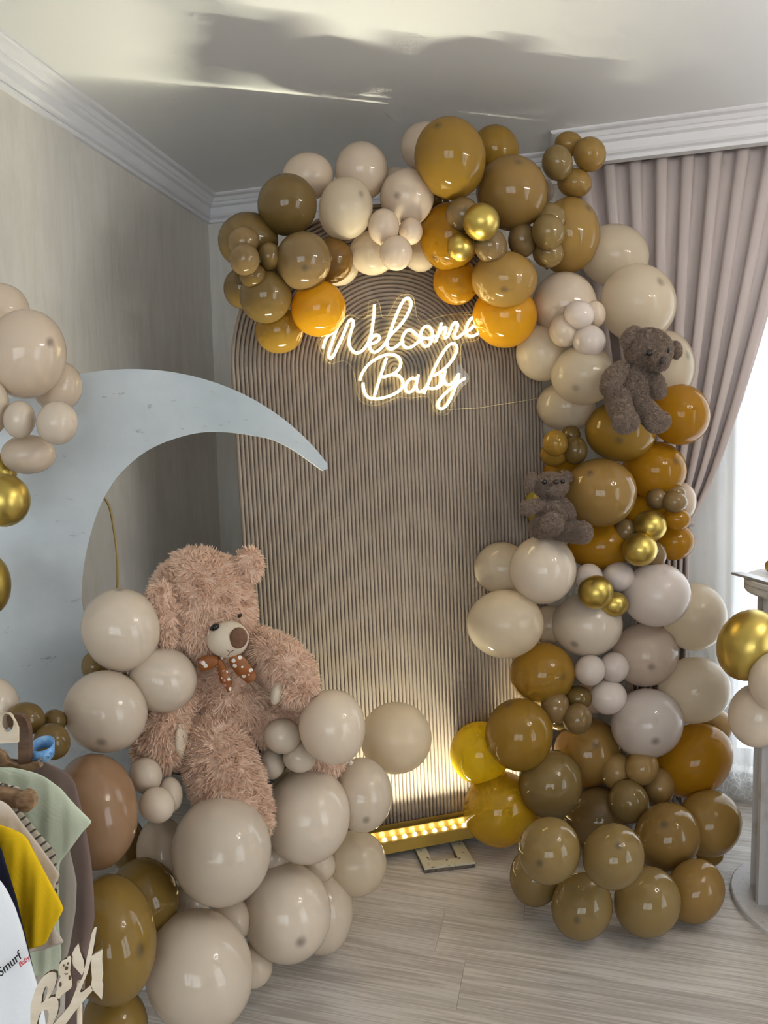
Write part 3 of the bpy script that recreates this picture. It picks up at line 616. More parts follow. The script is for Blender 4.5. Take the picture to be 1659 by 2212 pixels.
BALLOONS = [
    # mini, x, y, z, half width, half height, turn, crown dot, colour, garland, label
    (0, -0.975, 2.04, 1.96, 0.0648, 0.0583, 71.5, None, 'M', 'arch', 'mocha balloon at the outer left edge of the arch, above the panel shoulder, half hidden'),
    (0, -0.926, 1.988, 2.086, 0.0927, 0.0808, -164.0, None, 'M', 'arch', 'dark mocha balloon at the far left of the arch, behind the mini cluster of four'),
    (0, -0.863, 2.061, 1.823, 0.0772, 0.0706, -167.8, None, 'A', 'arch', 'lowest balloon of the arch left end, amber, hanging below the mocha and orange ones'),
    (0, -0.699, 2.101, 2.037, 0.0715, 0.0691, -154.3, None, 'M2', 'arch', 'dark brown balloon tucked between the grey-mocha balloon and the lit cream ones, left arch'),
    (0, -0.701, 2.188, 2.045, 0.068, 0.0652, -165.2, None, 'C', 'arch', 'sliver of a yellow-lit cream balloon behind the dark brown one, left arch'),
    (0, -0.796, 1.992, 2.179, 0.0913, 0.0859, -145.6, None, 'M', 'arch', 'uppermost dark mocha balloon on the left shoulder of the arch'),
    (0, -0.861, 1.959, 1.908, 0.0823, 0.0774, 61.9, None, 'M', 'arch', 'glossy mocha balloon above the hanging amber one at the arch left end'),
    (0, -0.726, 2.05, 1.879, 0.0864, 0.0838, -148.4, None, 'O', 'arch', 'bright orange balloon beside the first letter of the neon sign'),
    (0, -0.74, 1.965, 2.003, 0.0853, 0.0818, 49.8, (-0.15, -0.19), 'T2', 'arch', 'greyish mocha balloon with a dark crown dot directly above the bright orange one'),
    (1, -0.897, 1.894, 2.053, 0.0469, 0.0411, -163.0, None, 'T2', 'arch', 'back one of the four mini mocha balloons at the arch far left'),
    (1, -0.825, 1.912, 2.008, 0.0408, 0.0333, 81.5, None, 'M', 'arch', 'rightmost of the four mini mocha balloons at the arch far left'),
    (1, -0.867, 1.887, 1.951, 0.04, 0.0342, -168.6, None, 'M', 'arch', 'lowest of the four mini mocha balloons at the arch far left'),
    (1, -0.865, 1.83, 1.982, 0.0451, 0.0416, 61.1, None, 'T2', 'arch', 'front olive-tinted one of the four mini mocha balloons at the arch far left'),
    (0, -0.772, 2.114, 2.304, 0.0816, 0.0693, -171.6, None, 'P', 'arch', 'leftmost cream balloon along the top of the arch, behind the uppermost mocha one'),
    (0, -0.613, 2.171, 2.324, 0.086, 0.0847, 51.7, None, 'P', 'arch', 'topmost cream balloon in the left half of the arch, against the ceiling'),
    (0, -0.534, 2.315, 2.331, 0.0573, 0.0503, 177.0, None, 'P', 'arch', 'edge of a cream balloon peeping up between two peach ones at the arch top'),
    (0, -0.43, 2.298, 2.427, 0.0819, 0.0747, 169.3, None, 'P', 'arch', 'cream balloon half hidden behind the huge amber balloon at the arch top'),
    (0, -0.586, 2.187, 2.073, 0.0759, 0.0682, -179.4, None, 'C', 'arch', 'cream balloon glowing yellow from the neon sign, under the three cream minis'),
    (0, -0.459, 2.334, 2.093, 0.0562, 0.0526, 170.6, None, 'C', 'arch', 'small lit cream balloon at the crown of the arch opening, right of the cream minis'),
    (0, -0.472, 2.196, 2.236, 0.0867, 0.0851, 155.7, (0.36, 0.07), 'P', 'arch', 'peach cream balloon with a dark crown dot left of the huge amber one'),
    (0, -0.639, 2.074, 2.178, 0.0917, 0.0827, 68.1, (0.61, -0.35), 'C', 'arch', 'pale cream egg-shaped balloon with neon reflections next to the uppermost mocha one'),
    (1, -0.525, 2.097, 2.12, 0.0537, 0.0482, 88.9, None, 'P', 'arch', 'upper left one of three cream mini balloons above the arch opening'),
    (1, -0.456, 2.169, 2.123, 0.0404, 0.0377, 94.9, None, 'P', 'arch', 'smallest of three cream mini balloons above the arch opening, on their right'),
    (1, -0.483, 2.079, 2.034, 0.0512, 0.0505, 101.4, None, 'P', 'arch', 'lower front one of three cream mini balloons above the arch opening'),
    (0, -0.215, 2.415, 2.438, 0.0823, 0.0762, 139.3, None, 'A', 'arch', 'caramel balloon behind the huge amber one, on its right shoulder'),
    (0, -0.329, 2.17, 2.327, 0.1172, 0.1081, 118.8, (0.81, -0.12), 'A', 'arch', 'huge amber balloon at the very top of the arch with a dark crown dot'),
    (0, -0.055, 2.57, 2.345, 0.0392, 0.033, 104.7, None, 'P', 'arch', 'sliver of a pale balloon between the big caramel one and the pelmet minis'),
    (0, -0.402, 2.385, 2.281, 0.0347, 0.0315, 168.3, None, 'M2', 'arch', 'small patch of dark brown balloon showing under the huge amber one'),
    (0, -0.155, 2.331, 2.263, 0.1187, 0.1096, 139.4, (0.34, -0.72), 'T3', 'arch', 'big caramel balloon with a crown dot on top, right below the huge amber one'),
    (0, -0.353, 2.292, 2.132, 0.1071, 0.0962, 98.0, (-0.5, 0.59), 'O2', 'arch', 'big dark orange balloon behind the gold minis, with neon script reflected at its base'),
    (0, 0.026, 2.51, 2.164, 0.1239, 0.1034, 93.1, (0.62, -0.66), 'A2', 'arch', 'tall caramel balloon at the arch right shoulder with a dot near its top right'),
    (0, -0.343, 2.36, 2.005, 0.0788, 0.0761, 141.0, None, 'O2', 'arch', 'amber balloon lit by neon at the right side of the arch opening'),
    (0, -0.185, 2.427, 1.891, 0.112, 0.1044, 157.2, None, 'O', 'arch', 'bright mustard orange balloon covering the last letter of the upper neon word'),
    (0, -0.178, 2.308, 1.987, 0.1071, 0.088, 169.9, (-0.05, 0.35), 'A2', 'arch', 'wide caramel balloon with a central dot above the mustard orange one'),
    (1, -0.297, 2.201, 2.167, 0.054, 0.0515, 141.9, None, 'T2', 'arch', 'tan mini balloon behind the large gold mini at the arch top'),
    (1, -0.214, 2.238, 2.075, 0.0588, 0.0505, 118.3, None, 'T2', 'arch', 'tan mini balloon below and right of the large gold mini'),
    (1, -0.304, 2.193, 2.067, 0.044, 0.0423, 132.4, None, 'G', 'arch', 'small shiny gold mini balloon lower left in the arch top cluster'),
    (1, -0.233, 2.148, 2.122, 0.0565, 0.0533, 144.6, None, 'G', 'arch', 'large shiny gold mini balloon at the front of the arch top cluster'),
    (1, -0.122, 2.352, 2.118, 0.0561, 0.0458, 98.5, None, 'T2', 'arch', 'brown mini balloon left in the tan cluster beside the tall caramel balloon'),
    (1, -0.037, 2.38, 2.188, 0.0556, 0.0481, 157.5, None, 'T', 'arch', 'rear upper one in the tan mini cluster beside the tall caramel balloon'),
    (1, -0.04, 2.39, 2.081, 0.0523, 0.0465, 155.3, None, 'T', 'arch', 'bottom one in the tan mini cluster beside the tall caramel balloon'),
    (1, -0.039, 2.304, 2.12, 0.0561, 0.0509, 119.7, None, 'T', 'arch', 'front olive-tan one in the mini cluster beside the tall caramel balloon'),
    (1, 0.026, 2.507, 2.467, 0.0481, 0.0382, 160.2, None, 'A2', 'arch', 'top one of four mini caramel balloons sticking out by the pelmet end'),
    (1, 0.045, 2.499, 2.334, 0.0587, 0.0462, 162.1, None, 'A2', 'arch', 'bottom one of four mini caramel balloons sticking out by the pelmet end'),
    (1, 0.093, 2.474, 2.411, 0.0572, 0.0501, 130.9, None, 'A2', 'arch', 'right one of four mini caramel balloons sticking out by the pelmet end'),
    (1, -0.012, 2.409, 2.371, 0.056, 0.0488, 114.5, None, 'T', 'arch', 'left olive one of four mini caramel balloons sticking out by the pelmet end'),
    (0, 0.183, 2.627, 2.116, 0.1216, 0.104, 154.3, None, 'C', 'arch', 'uppermost cream balloon on the arch right side, against the curtain'),
    (0, 0.256, 2.549, 1.928, 0.1356, 0.1214, 121.1, (0.13, -0.77), 'C', 'arch', 'big round cream balloon above the upper small bear, against the curtain'),
    (0, -0.065, 2.498, 1.77, 0.097, 0.0878, 104.0, None, 'C', 'arch', 'lit cream balloon below the mustard orange one at the panel right edge'),
    (0, 0.013, 2.506, 1.932, 0.1154, 0.107, 126.3, (-0.31, 0.35), 'P', 'arch', 'pinkish cream balloon behind the four cream minis, right of the neon sign'),
    (1, 0.11, 2.448, 1.883, 0.0452, 0.0369, 99.9, None, 'P', 'arch', 'rear right one of four cream minis on the arch right side'),
    (1, 0.011, 2.405, 1.827, 0.0558, 0.0489, 103.2, None, 'P', 'arch', 'left one of four cream minis on the arch right side'),
    (1, 0.091, 2.395, 1.787, 0.0557, 0.0519, 139.3, None, 'W', 'arch', 'lower right one of four cream minis on the arch right side'),
    (1, 0.059, 2.371, 1.87, 0.0504, 0.0457, 152.5, None, 'W', 'arch', 'top front one of four cream minis on the arch right side'),
    (0, 0.358, 2.634, 1.721, 0.1246, 0.0996, 99.0, (0.15, -0.78), 'C', 'arch', 'cream balloon directly behind the upper small bear head'),
    (0, 0.019, 2.557, 1.587, 0.1042, 0.0881, 172.2, None, 'C', 'arch', 'flat cream balloon above the dark mini trio, beside the panel right edge'),
    (0, 0.074, 2.457, 1.684, 0.1085, 0.0995, 159.2, (0.06, 0.46), 'C', 'arch', 'cream balloon with a grey dot to the left of the upper small bear'),
    (0, 0.4, 2.572, 1.545, 0.1066, 0.0977, 109.0, None, 'O2', 'arch', 'amber balloon right of the upper small bear, rim lit by the window'),
    (0, 0.327, 2.635, 1.353, 0.1103, 0.1045, 167.9, (-0.57, -0.42), 'O2', 'arch', 'amber balloon below the upper small bear feet with a dot at its right'),
    (0, 0.202, 2.529, 1.493, 0.1191, 0.1052, 170.4, (-0.02, 0.3), 'A', 'arch', 'caramel balloon under the upper small bear seat with a dot below the paws'),
    (1, 0.037, 2.507, 1.483, 0.0341, 0.0327, 111.7, None, 'M', 'arch', 'smallest dark mini at the back of the olive quartet left of the bear balloon'),
    (1, -0.021, 2.457, 1.416, 0.0476, 0.0432, 173.6, None, 'A', 'arch', 'lowest amber mini in the olive quartet above the lower small bear'),
    (1, 0.049, 2.45, 1.429, 0.0499, 0.0428, 94.1, None, 'M', 'arch', 'dark grey-brown mini on the right of the olive quartet above the lower small bear'),
    (1, -0.016, 2.394, 1.454, 0.0459, 0.0424, 98.1, None, 'A', 'arch', 'shiny amber mini at the front of the olive quartet above the lower small bear'),
    (0, 0.008, 2.557, 1.352, 0.0701, 0.0677, 102.3, None, 'O2', 'arch', 'amber balloon peeking out between the olive quartet and the lower small bear'),
    (0, -0.068, 2.549, 1.232, 0.0774, 0.0591, 90.2, None, 'Y2', 'arch', 'olive-yellow balloon showing behind the lower small bear arm'),
    (0, 0.437, 2.708, 1.237, 0.0698, 0.0468, 91.2, None, 'P', 'arch', 'pale balloon edge at the curtain side of the brown mini group'),
    (0, 0.312, 2.657, 1.19, 0.0868, 0.0778, -178.9, None, 'O', 'arch', 'orange balloon showing behind the pair of gold minis on the right column'),
    (0, 0.402, 2.662, 1.093, 0.0702, 0.0687, -151.0, None, 'O2', 'arch', 'dark amber balloon right of the gold minis with a bright window rim'),
    (0, 0.14, 2.58, 1.082, 0.1151, 0.087, -177.6, None, 'O2', 'arch', 'amber brown balloon under the lower small bear foot, below the largest brown one'),
    (0, 0.13, 2.434, 1.283, 0.1214, 0.1177, 172.4, (0.32, -0.5), 'T3', 'arch', 'largest caramel brown balloon of the right column, beside the lower small bear'),
    (1, 0.39, 2.586, 1.272, 0.0375, 0.0326, 178.4, None, 'T2', 'arch', 'rear one of the small brown minis above the right gold pair'),
    (1, 0.328, 2.555, 1.255, 0.0389, 0.0361, 93.3, None, 'T2', 'arch', 'left one of the small brown minis above the right gold pair'),
    (1, 0.382, 2.53, 1.246, 0.0426, 0.0383, 179.1, None, 'T2', 'arch', 'front right one of the small brown minis above the right gold pair'),
    (1, 0.395, 2.572, 1.182, 0.0478, 0.0422, -178.1, None, 'O2', 'arch', 'orange-brown mini under the small brown ones, right of the upper gold mini'),
    (1, 0.225, 2.543, 1.14, 0.0458, 0.0401, 88.7, None, 'T2', 'arch', 'brown mini on the left of the gold pair on the right column'),
    (1, 0.322, 2.567, 1.056, 0.0492, 0.0442, 85.2, None, 'T2', 'arch', 'brown mini on the lower right of the gold pair on the right column'),
    (1, 0.303, 2.516, 1.164, 0.0547, 0.0543, -137.2, None, 'G', 'arch', 'upper gold mini of the pair on the right column'),
    (1, 0.264, 2.466, 1.088, 0.0587, 0.0575, 61.3, None, 'G', 'arch', 'lower gold mini of the pair on the right column'),
    (0, -0.2, 2.437, 1.018, 0.0981, 0.0933, -171.9, None, 'C', 'arch', 'lit cream balloon left of and behind the one under the lower small bear'),
    (0, -0.057, 2.362, 1.027, 0.1175, 0.1114, 80.1, None, 'C2', 'arch', 'round cream balloon the lower small bear sits on'),
    (0, -0.04, 2.576, 0.786, 0.0723, 0.0694, 56.8, None, 'C', 'arch', 'cream balloon in shade between the big left cream one and the middle one'),
    (0, -0.183, 2.337, 0.842, 0.1313, 0.1171, -172.4, None, 'C', 'arch', 'biggest cream balloon overlapping the ribbed panel, halfway down the right column'),
    (0, 0.477, 2.672, 0.815, 0.125, 0.1103, 77.8, None, 'C', 'arch', 'translucent cream balloon nearest the sheer curtain, halfway down'),
    (0, 0.33, 2.549, 0.916, 0.1169, 0.1112, -146.8, None, 'W', 'arch', 'white balloon right of the gold and white mini cluster'),
    (0, 0.095, 2.526, 0.805, 0.1251, 0.1135, -164.3, (0.48, 0.5), 'C2', 'arch', 'cream balloon with a faint low dot beneath the gold and white mini cluster'),
    (1, 0.097, 2.476, 0.985, 0.0504, 0.0487, 65.7, None, 'W', 'arch', 'left white mini behind the gold mini under the amber brown balloon'),
    (1, 0.2, 2.516, 0.983, 0.0552, 0.0532, -151.6, None, 'W', 'arch', 'right white mini beside the gold mini under the amber brown balloon'),
    (1, 0.18, 2.47, 0.894, 0.052, 0.0445, -170.4, None, 'G', 'arch', 'small gold mini at the lower right of the gold and white cluster'),
    (1, 0.118, 2.407, 0.947, 0.0594, 0.0572, -144.6, None, 'G', 'arch', 'larger gold mini at the front of the gold and white cluster'),
    (0, 0.472, 2.628, 0.554, 0.1276, 0.1145, -139.3, None, 'C', 'arch', 'wide cream balloon on the window side below the translucent one'),
    (0, 0.3, 2.602, 0.684, 0.1188, 0.1105, 49.4, (-0.14, -0.4), 'P2', 'arch', 'peachy translucent balloon with a lower right dot, middle of the right column'),
    (0, -0.061, 2.454, 0.639, 0.1156, 0.1075, -156.0, (-0.53, 0.35), 'A', 'arch', 'amber brown balloon under the biggest cream one, left of the white mini trio'),
    (0, 0.127, 2.593, 0.526, 0.0711, 0.0646, 66.7, None, 'P2', 'arch', 'peach balloon hidden behind the white mini trio'),
    (0, 0.299, 2.516, 0.461, 0.1287, 0.1157, -135.3, (0.15, 0.52), 'W', 'arch', 'large white balloon with a dot near its base, above the orange balloon'),
    (1, 0.187, 2.5, 0.66, 0.0558, 0.0517, 58.4, None, 'W', 'arch', 'rear right one of the white mini trio'),
    (1, 0.103, 2.45, 0.661, 0.0551, 0.0515, 54.7, None, 'W', 'arch', 'left front one of the white mini trio'),
    (0, 0.167, 2.484, 0.557, 0.0654, 0.0596, -147.3, None, 'W', 'arch', 'lowest one of the white mini trio'),
    (1, 0.062, 2.465, 0.552, 0.0497, 0.044, -159.7, None, 'M', 'arch', 'rear one of the olive mini trio below the amber brown balloon'),
    (1, -0.004, 2.462, 0.467, 0.0391, 0.0345, -159.9, None, 'M', 'arch', 'partly hidden bottom one of the olive minis beside the big amber balloon'),
    (1, -0.015, 2.392, 0.541, 0.0593, 0.049, 81.7, None, 'T2', 'arch', 'left one of the olive mini trio below the amber brown balloon'),
    (1, 0.059, 2.377, 0.511, 0.0545, 0.0495, 64.7, None, 'T2', 'arch', 'front lower one of the olive mini trio below the amber brown balloon'),
    (0, -0.275, 2.383, 0.358, 0.1106, 0.1057, -136.4, None, 'Y', 'arch', 'vivid yellow balloon backlit by the light bar, at the panel lower right'),
    (0, 0.565, 2.714, 0.39, 0.0667, 0.0561, 69.9, None, 'A3', 'arch', 'light caramel balloon peeking out behind the orange one, next to the pedestal'),
    (0, 0.1, 2.565, 0.314, 0.1293, 0.1177, -132.7, (-0.32, 0.02), 'T3', 'arch', 'brown balloon in the middle behind the front tan one, under the olive minis'),
    (0, 0.47, 2.589, 0.307, 0.1481, 0.1129, -129.0, None, 'O2', 'arch', 'largest orange balloon on the window side, near the pedestal'),
    (0, -0.205, 2.344, 0.177, 0.1317, 0.1228, -143.0, None, 'Y3', 'arch', 'golden amber balloon at the end of the light bar'),
    (0, -0.134, 2.303, 0.47, 0.1205, 0.1125, 61.5, (0.54, 0.66), 'A', 'arch', 'big amber balloon with a dot near its top, right of the vivid yellow one'),
    (0, 0.136, 2.471, 0.116, 0.1237, 0.1038, -153.9, None, 'T2', 'arch', 'grey-brown balloon deep between the three front tan ones'),
    (0, -0.031, 2.33, 0.294, 0.1144, 0.1045, 55.5, (0.48, 0.82), 'T', 'arch', 'tan balloon in front of the big amber and golden amber ones'),
    (0, 0.488, 2.423, 0.162, 0.1155, 0.0964, 55.6, None, 'A2', 'arch', 'rightmost brown balloon touching the pedestal shaft'),
    (0, 0.5, 2.445, 0.038, 0.0449, 0.0331, -153.0, None, 'A', 'arch', 'sliver of an amber balloon under the rightmost brown one'),
    (0, 0.339, 2.292, 0.171, 0.112, 0.0949, 53.7, (0.21, 0.28), 'T3', 'arch', 'brown balloon with an upper dot left of the rightmost one'),
    (1, 0.197, 2.482, 0.29, 0.0665, 0.0565, 71.3, None, 'A3', 'arch', 'left tan mini of the lowest mini cluster'),
    (1, 0.342, 2.493, 0.241, 0.0668, 0.0507, 79.2, None, 'A3', 'arch', 'right caramel mini of the lowest mini cluster'),
    (0, 0.23, 2.393, 0.227, 0.072, 0.0672, 79.7, None, 'T', 'arch', 'lowest olive mini of the lowest mini cluster'),
    (1, 0.277, 2.447, 0.327, 0.0625, 0.0549, 58.2, None, 'A3', 'arch', 'front tan mini on top of the lowest mini cluster'),
    (0, -0.071, 2.079, 0.114, 0.0889, 0.0782, 66.3, None, 'T', 'arch', 'olive-tan balloon on the floor at the left foot of the right column'),
    (0, 0.396, 2.129, 0.1, 0.0971, 0.0761, 58.5, None, 'T3', 'arch', 'brown balloon on the floor nearest the pedestal base'),
    (0, 0.064, 1.978, 0.103, 0.0948, 0.0823, 54.0, (-0.4, -0.14), 'T', 'arch', 'tan balloon resting on the floor at the front of the right column'),
    (0, 0.248, 2.027, 0.111, 0.1018, 0.0874, -128.8, None, 'T', 'arch', 'largest olive-tan balloon on the floor at the front of the right column'),
    (0, 0.142, 1.882, 0.321, 0.0891, 0.0771, 54.5, (0.34, 0.06), 'T', 'arch', 'olive-tan balloon above the two front floor ones, with a tiny dot'),
    (0, -0.027, 1.87, 0.324, 0.0907, 0.0817, 50.8, (-0.47, -0.03), 'T', 'arch', 'olive-tan balloon with a low dark dot, front left of the right column'),
    (0, 0.539, 1.922, 0.825, 0.0781, 0.0615, 79.7, None, 'C2', 'ped', 'cream balloon at the frame edge in front of the pedestal, beside the gold one'),
    (0, 0.516, 1.991, 0.705, 0.0863, 0.069, 76.2, None, 'C2', 'ped', 'lower cream balloon tied to the front of the pedestal'),
    (0, 0.498, 2.011, 0.892, 0.1002, 0.0788, 69.5, None, 'G', 'ped', 'large shiny gold balloon tied to the pedestal top'),
    (0, -1.284, 1.377, 1.773, 0.0733, 0.062, 63.2, None, 'P', 'left', 'top cream balloon at the left picture edge, above the large one'),
    (1, -1.151, 1.397, 1.599, 0.0611, 0.0537, 70.8, None, 'P', 'left', 'cream balloon behind the big one at the left picture edge, over the moon'),
    (0, -1.189, 1.233, 1.542, 0.0633, 0.0363, 84.7, None, 'C2', 'left', 'cream balloon cut by the left picture edge, beside the cream minis'),
    (0, -1.148, 1.299, 1.66, 0.0996, 0.0809, 74.7, (0.4, -0.48), 'P', 'left', 'big cream balloon with a dot in front of the moon upper left'),
    (0, -1.149, 1.29, 1.439, 0.0561, 0.0442, -177.2, None, 'P', 'left', 'flattened cream balloon above the gold ones at the left picture edge'),
    (1, -1.119, 1.236, 1.513, 0.0404, 0.0313, 81.4, None, 'C2', 'left', 'left cream mini in front of the moon left side'),
    (1, -1.038, 1.252, 1.504, 0.0472, 0.0408, 77.5, None, 'C2', 'left', 'right cream mini in front of the moon left side'),
    (0, -1.235, 1.296, 1.404, 0.0401, 0.0358, 80.1, None, 'G', 'left', 'upper gold balloon at the left picture edge'),
    (0, -1.162, 1.227, 1.341, 0.058, 0.0507, 85.3, None, 'G', 'left', 'larger gold balloon at the left picture edge below the cream ones'),
    (0, -1.207, 1.221, 1.156, 0.0666, 0.0404, 88.5, None, 'G2', 'left', 'dull gold balloon half cut by the left picture edge beside the moon'),
    (0, -1.14, 1.145, 0.919, 0.0571, 0.0446, 99.5, None, 'C2', 'left', 'cream balloon at the left picture edge above the clothes rail'),
    (0, -1.139, 1.459, 0.904, 0.0393, 0.0321, 97.4, None, 'T', 'floor', 'tan balloon glimpsed between the two big cream ones left of the bear'),
    (0, -0.994, 1.374, 1.029, 0.0962, 0.0881, 106.9, (0.9, -0.29), 'C2', 'floor', 'big cream balloon covering the large bear ear'),
    (0, -0.919, 1.416, 0.899, 0.0819, 0.0756, 142.6, None, 'C2', 'floor', 'cream balloon against the large bear chest'),
    (0, -0.988, 1.295, 0.861, 0.0948, 0.0854, 128.3, (-0.44, 0.57), 'C2', 'floor', 'big cream balloon with a low dot beside the large bear paw'),
    (1, -1.046, 1.203, 0.87, 0.0256, 0.0225, 132.1, None, 'M', 'floor', 'rearmost of three mocha minis above the hanging clothes'),
    (1, -1.058, 1.138, 0.898, 0.0372, 0.0322, 138.1, None, 'M', 'floor', 'left one of three mocha minis above the hanging clothes'),
    (1, -0.99, 1.128, 0.86, 0.0382, 0.0329, 117.7, None, 'M', 'floor', 'front one of three mocha minis above the hanging clothes'),
    (0, -1.047, 1.425, 0.468, 0.064, 0.0449, 96.0, None, 'T', 'floor', 'olive balloon in shade between the rose one and the cream ones'),
    (0, -0.955, 1.2, 0.683, 0.1182, 0.0856, 97.3, None, 'R', 'floor', 'large pearly rose-brown balloon behind the hanging clothes'),
    (0, -0.937, 1.408, 0.473, 0.0785, 0.0592, 98.2, None, 'C3', 'floor', 'shaded cream balloon behind the minis left of the biggest cream one'),
    (1, -0.92, 1.332, 0.7, 0.0412, 0.036, 114.4, None, 'C2', 'floor', 'top left one of three cream minis at the large bear knee'),
    (1, -0.871, 1.352, 0.65, 0.04, 0.0274, 93.2, None, 'C2', 'floor', 'rear right one of three cream minis at the large bear knee'),
    (1, -0.864, 1.288, 0.659, 0.0407, 0.0359, 127.4, None, 'C2', 'floor', 'lower front one of three cream minis at the large bear knee'),
    (0, -0.922, 1.308, 0.42, 0.089, 0.074, 113.5, None, 'M3', 'floor', 'dark golden brown balloon between the rose one and the pale floor ones'),
    (0, -0.885, 1.433, 0.332, 0.0521, 0.0427, 151.7, None, 'C3', 'floor', 'cream balloon in deep shade below the biggest cream one'),
    (0, -0.881, 1.134, 0.456, 0.1212, 0.0861, 99.2, (-0.35, -0.53), 'M3', 'floor', 'largest golden brown balloon beside the wooden letters'),
    (0, -0.891, 1.147, 0.256, 0.0771, 0.0606, 113.8, None, 'M3', 'floor', 'golden brown balloon at the bottom edge under the largest golden brown one'),
    (0, -0.768, 1.7, 0.523, 0.0576, 0.05, 164.1, None, 'C', 'floor', 'cream balloon lit yellow below the bear mini trio'),
    (1, -0.725, 1.587, 0.632, 0.0398, 0.0364, 105.5, None, 'C2', 'floor', 'lower left one of three cream minis at the large bear right leg'),
    (1, -0.645, 1.588, 0.657, 0.0431, 0.0389, 165.2, None, 'C2', 'floor', 'lower right one of three cream minis at the large bear right leg'),
    (1, -0.679, 1.562, 0.72, 0.0478, 0.0437, 161.5, None, 'C2', 'floor', 'top one of three cream minis at the large bear right leg'),
    (0, -0.499, 2.036, 0.536, 0.1137, 0.1094, -176.8, None, 'C', 'floor', 'pale yellowish balloon farthest right in the floor garland, before the panel'),
    (0, -0.55, 1.576, 0.751, 0.0895, 0.0834, 97.1, (0.89, 0.33), 'C3', 'floor', 'cream balloon beside the large bear paw, left of the pale yellowish one'),
    (0, -0.528, 1.75, 0.49, 0.097, 0.0831, 90.6, (-0.66, -0.1), 'C3', 'floor', 'cream balloon with a dot at the bottom right, left end of the visible light bar'),
    (0, -0.577, 1.825, 0.24, 0.0933, 0.0888, 166.5, None, 'C', 'floor', 'yellow-lit cream balloon on the floor in front of the light bar end'),
    (0, -0.643, 1.628, 0.482, 0.1188, 0.1132, 85.1, None, 'C2', 'floor', 'large cream balloon right of the biggest cream one, below the bear minis'),
    (0, -0.799, 1.485, 0.267, 0.0563, 0.0489, 148.1, None, 'C3', 'floor', 'tan-cream balloon in the gap under the biggest cream one'),
    (0, -0.751, 1.362, 0.528, 0.1194, 0.1122, 109.8, None, 'C2', 'floor', 'biggest cream balloon in front of the large bear legs'),
    (0, -0.652, 1.742, 0.142, 0.114, 0.0889, 92.3, None, 'C3', 'floor', 'shaded cream balloon behind the front right floor balloon'),
    (0, -0.753, 1.495, 0.144, 0.055, 0.0491, 140.2, None, 'C3', 'floor', 'shaded cream balloon on the floor between the two front ones'),
    (0, -0.688, 1.574, 0.244, 0.1213, 0.1129, 126.4, (-0.62, 0.13), 'C2', 'floor', 'cream balloon with a low dot standing on the floor, front right of the garland'),
    (0, -0.772, 1.281, 0.294, 0.1286, 0.1111, 124.1, None, 'C2', 'floor', 'front-most cream balloon cut by the bottom picture edge'),
    (1, -0.747, 1.625, 0.358, 0.0557, 0.0518, 135.5, None, 'C3', 'floor', 'cream balloon deep in the gap between the three biggest cream ones'),
    (1, -0.658, 1.731, 0.28, 0.0522, 0.0483, 159.7, None, 'C3', 'floor', 'cream balloon glimpsed between the large cream one and the yellow-lit one'),
]
for (mini, x, y, z, a, b_, ang, dot, colr, grp, lab) in BALLOONS:
    kind = 'gold_balloon' if colr in ('G', 'G2') else 'balloon'
    o = balloon('mini_'+kind if mini else kind, (x, y, z), a, b_, ang, dot, LATEX[colr], *((14, 22) if mini else (18, 30)))
    tag(o, lab, 'balloon', ('mini ' if mini else '')+GROUPS[grp])

# ------------------------------------------------------------------ plush bears
def sweep(path, radii, n=22, m=14, flat=1.0):
    """rounded sausage through path (x right, y up, z towards the viewer, in local units)."""
    P = [np.asarray(p, float) for p in smooth_path(path, 8)]; R = np.interp(np.linspace(0, 1, len(P)), np.linspace(0, 1, len(radii)), radii)
    t0 = P[0]-P[1]; t0 /= np.linalg.norm(t0); t1 = P[-1]-P[-2]; t1 /= np.linalg.norm(t1)
    rows = []
    for k in range(m//2, 0, -1):
        an = k/(m//2)*math.pi/2*.98; rows.append((P[0]+t0*R[0]*math.sin(an), R[0]*math.cos(an)))
    rows += list(zip(P, R))
    for k in range(1, m//2+1):
        an = k/(m//2)*math.pi/2*.98; rows.append((P[-1]+t1*R[-1]*math.sin(an), R[-1]*math.cos(an)))
    v = []; up = None
    for i, (p, r) in enumerate(rows):
        t = rows[min(i+1, len(rows)-1)][0]-rows[max(i-1, 0)][0]; t = t/np.linalg.norm(t)
        if up is None: up = np.array([0, 0, 1.]) if abs(t[2]) < .9 else np.array([0, 1., 0])
        x = np.cross(up, t); x /= np.linalg.norm(x); y = np.cross(t, x); up = y
        for k in range(n):
            c = 2*math.pi*k/n; v.append(p+r*(math.cos(c)*x+math.sin(c)*y))
    f = [(i*n+k, i*n+(k+1) % n, (i+1)*n+(k+1) % n, (i+1)*n+k) for i in range(len(rows)-1) for k in range(n)]
    f += [tuple(range(n))[::-1], tuple((len(rows)-1)*n+k for k in range(n))]
    return np.array(v), f
def ell(c, r, tilt=0., n=28, m=18, shape=None):
    v = []; ca, sa = math.cos(math.radians(tilt)), math.sin(math.radians(tilt))
    for i in range(m+1):
        th = math.pi*i/m
        for k in range(n):
            ph = 2*math.pi*k/n
            q = np.array([math.sin(th)*math.cos(ph), math.cos(th), math.sin(th)*math.sin(ph)])
            if shape: q = np.array(shape(q))
            q = q*np.array(r); v.append((c[0]+ca*q[0]-sa*q[1], c[1]+sa*q[0]+ca*q[1], c[2]+q[2]))
    f = [(i*n+k, i*n+(k+1) % n, (i+1)*n+(k+1) % n, (i+1)*n+k) for i in range(m) for k in range(n)]
    return np.array(v), f
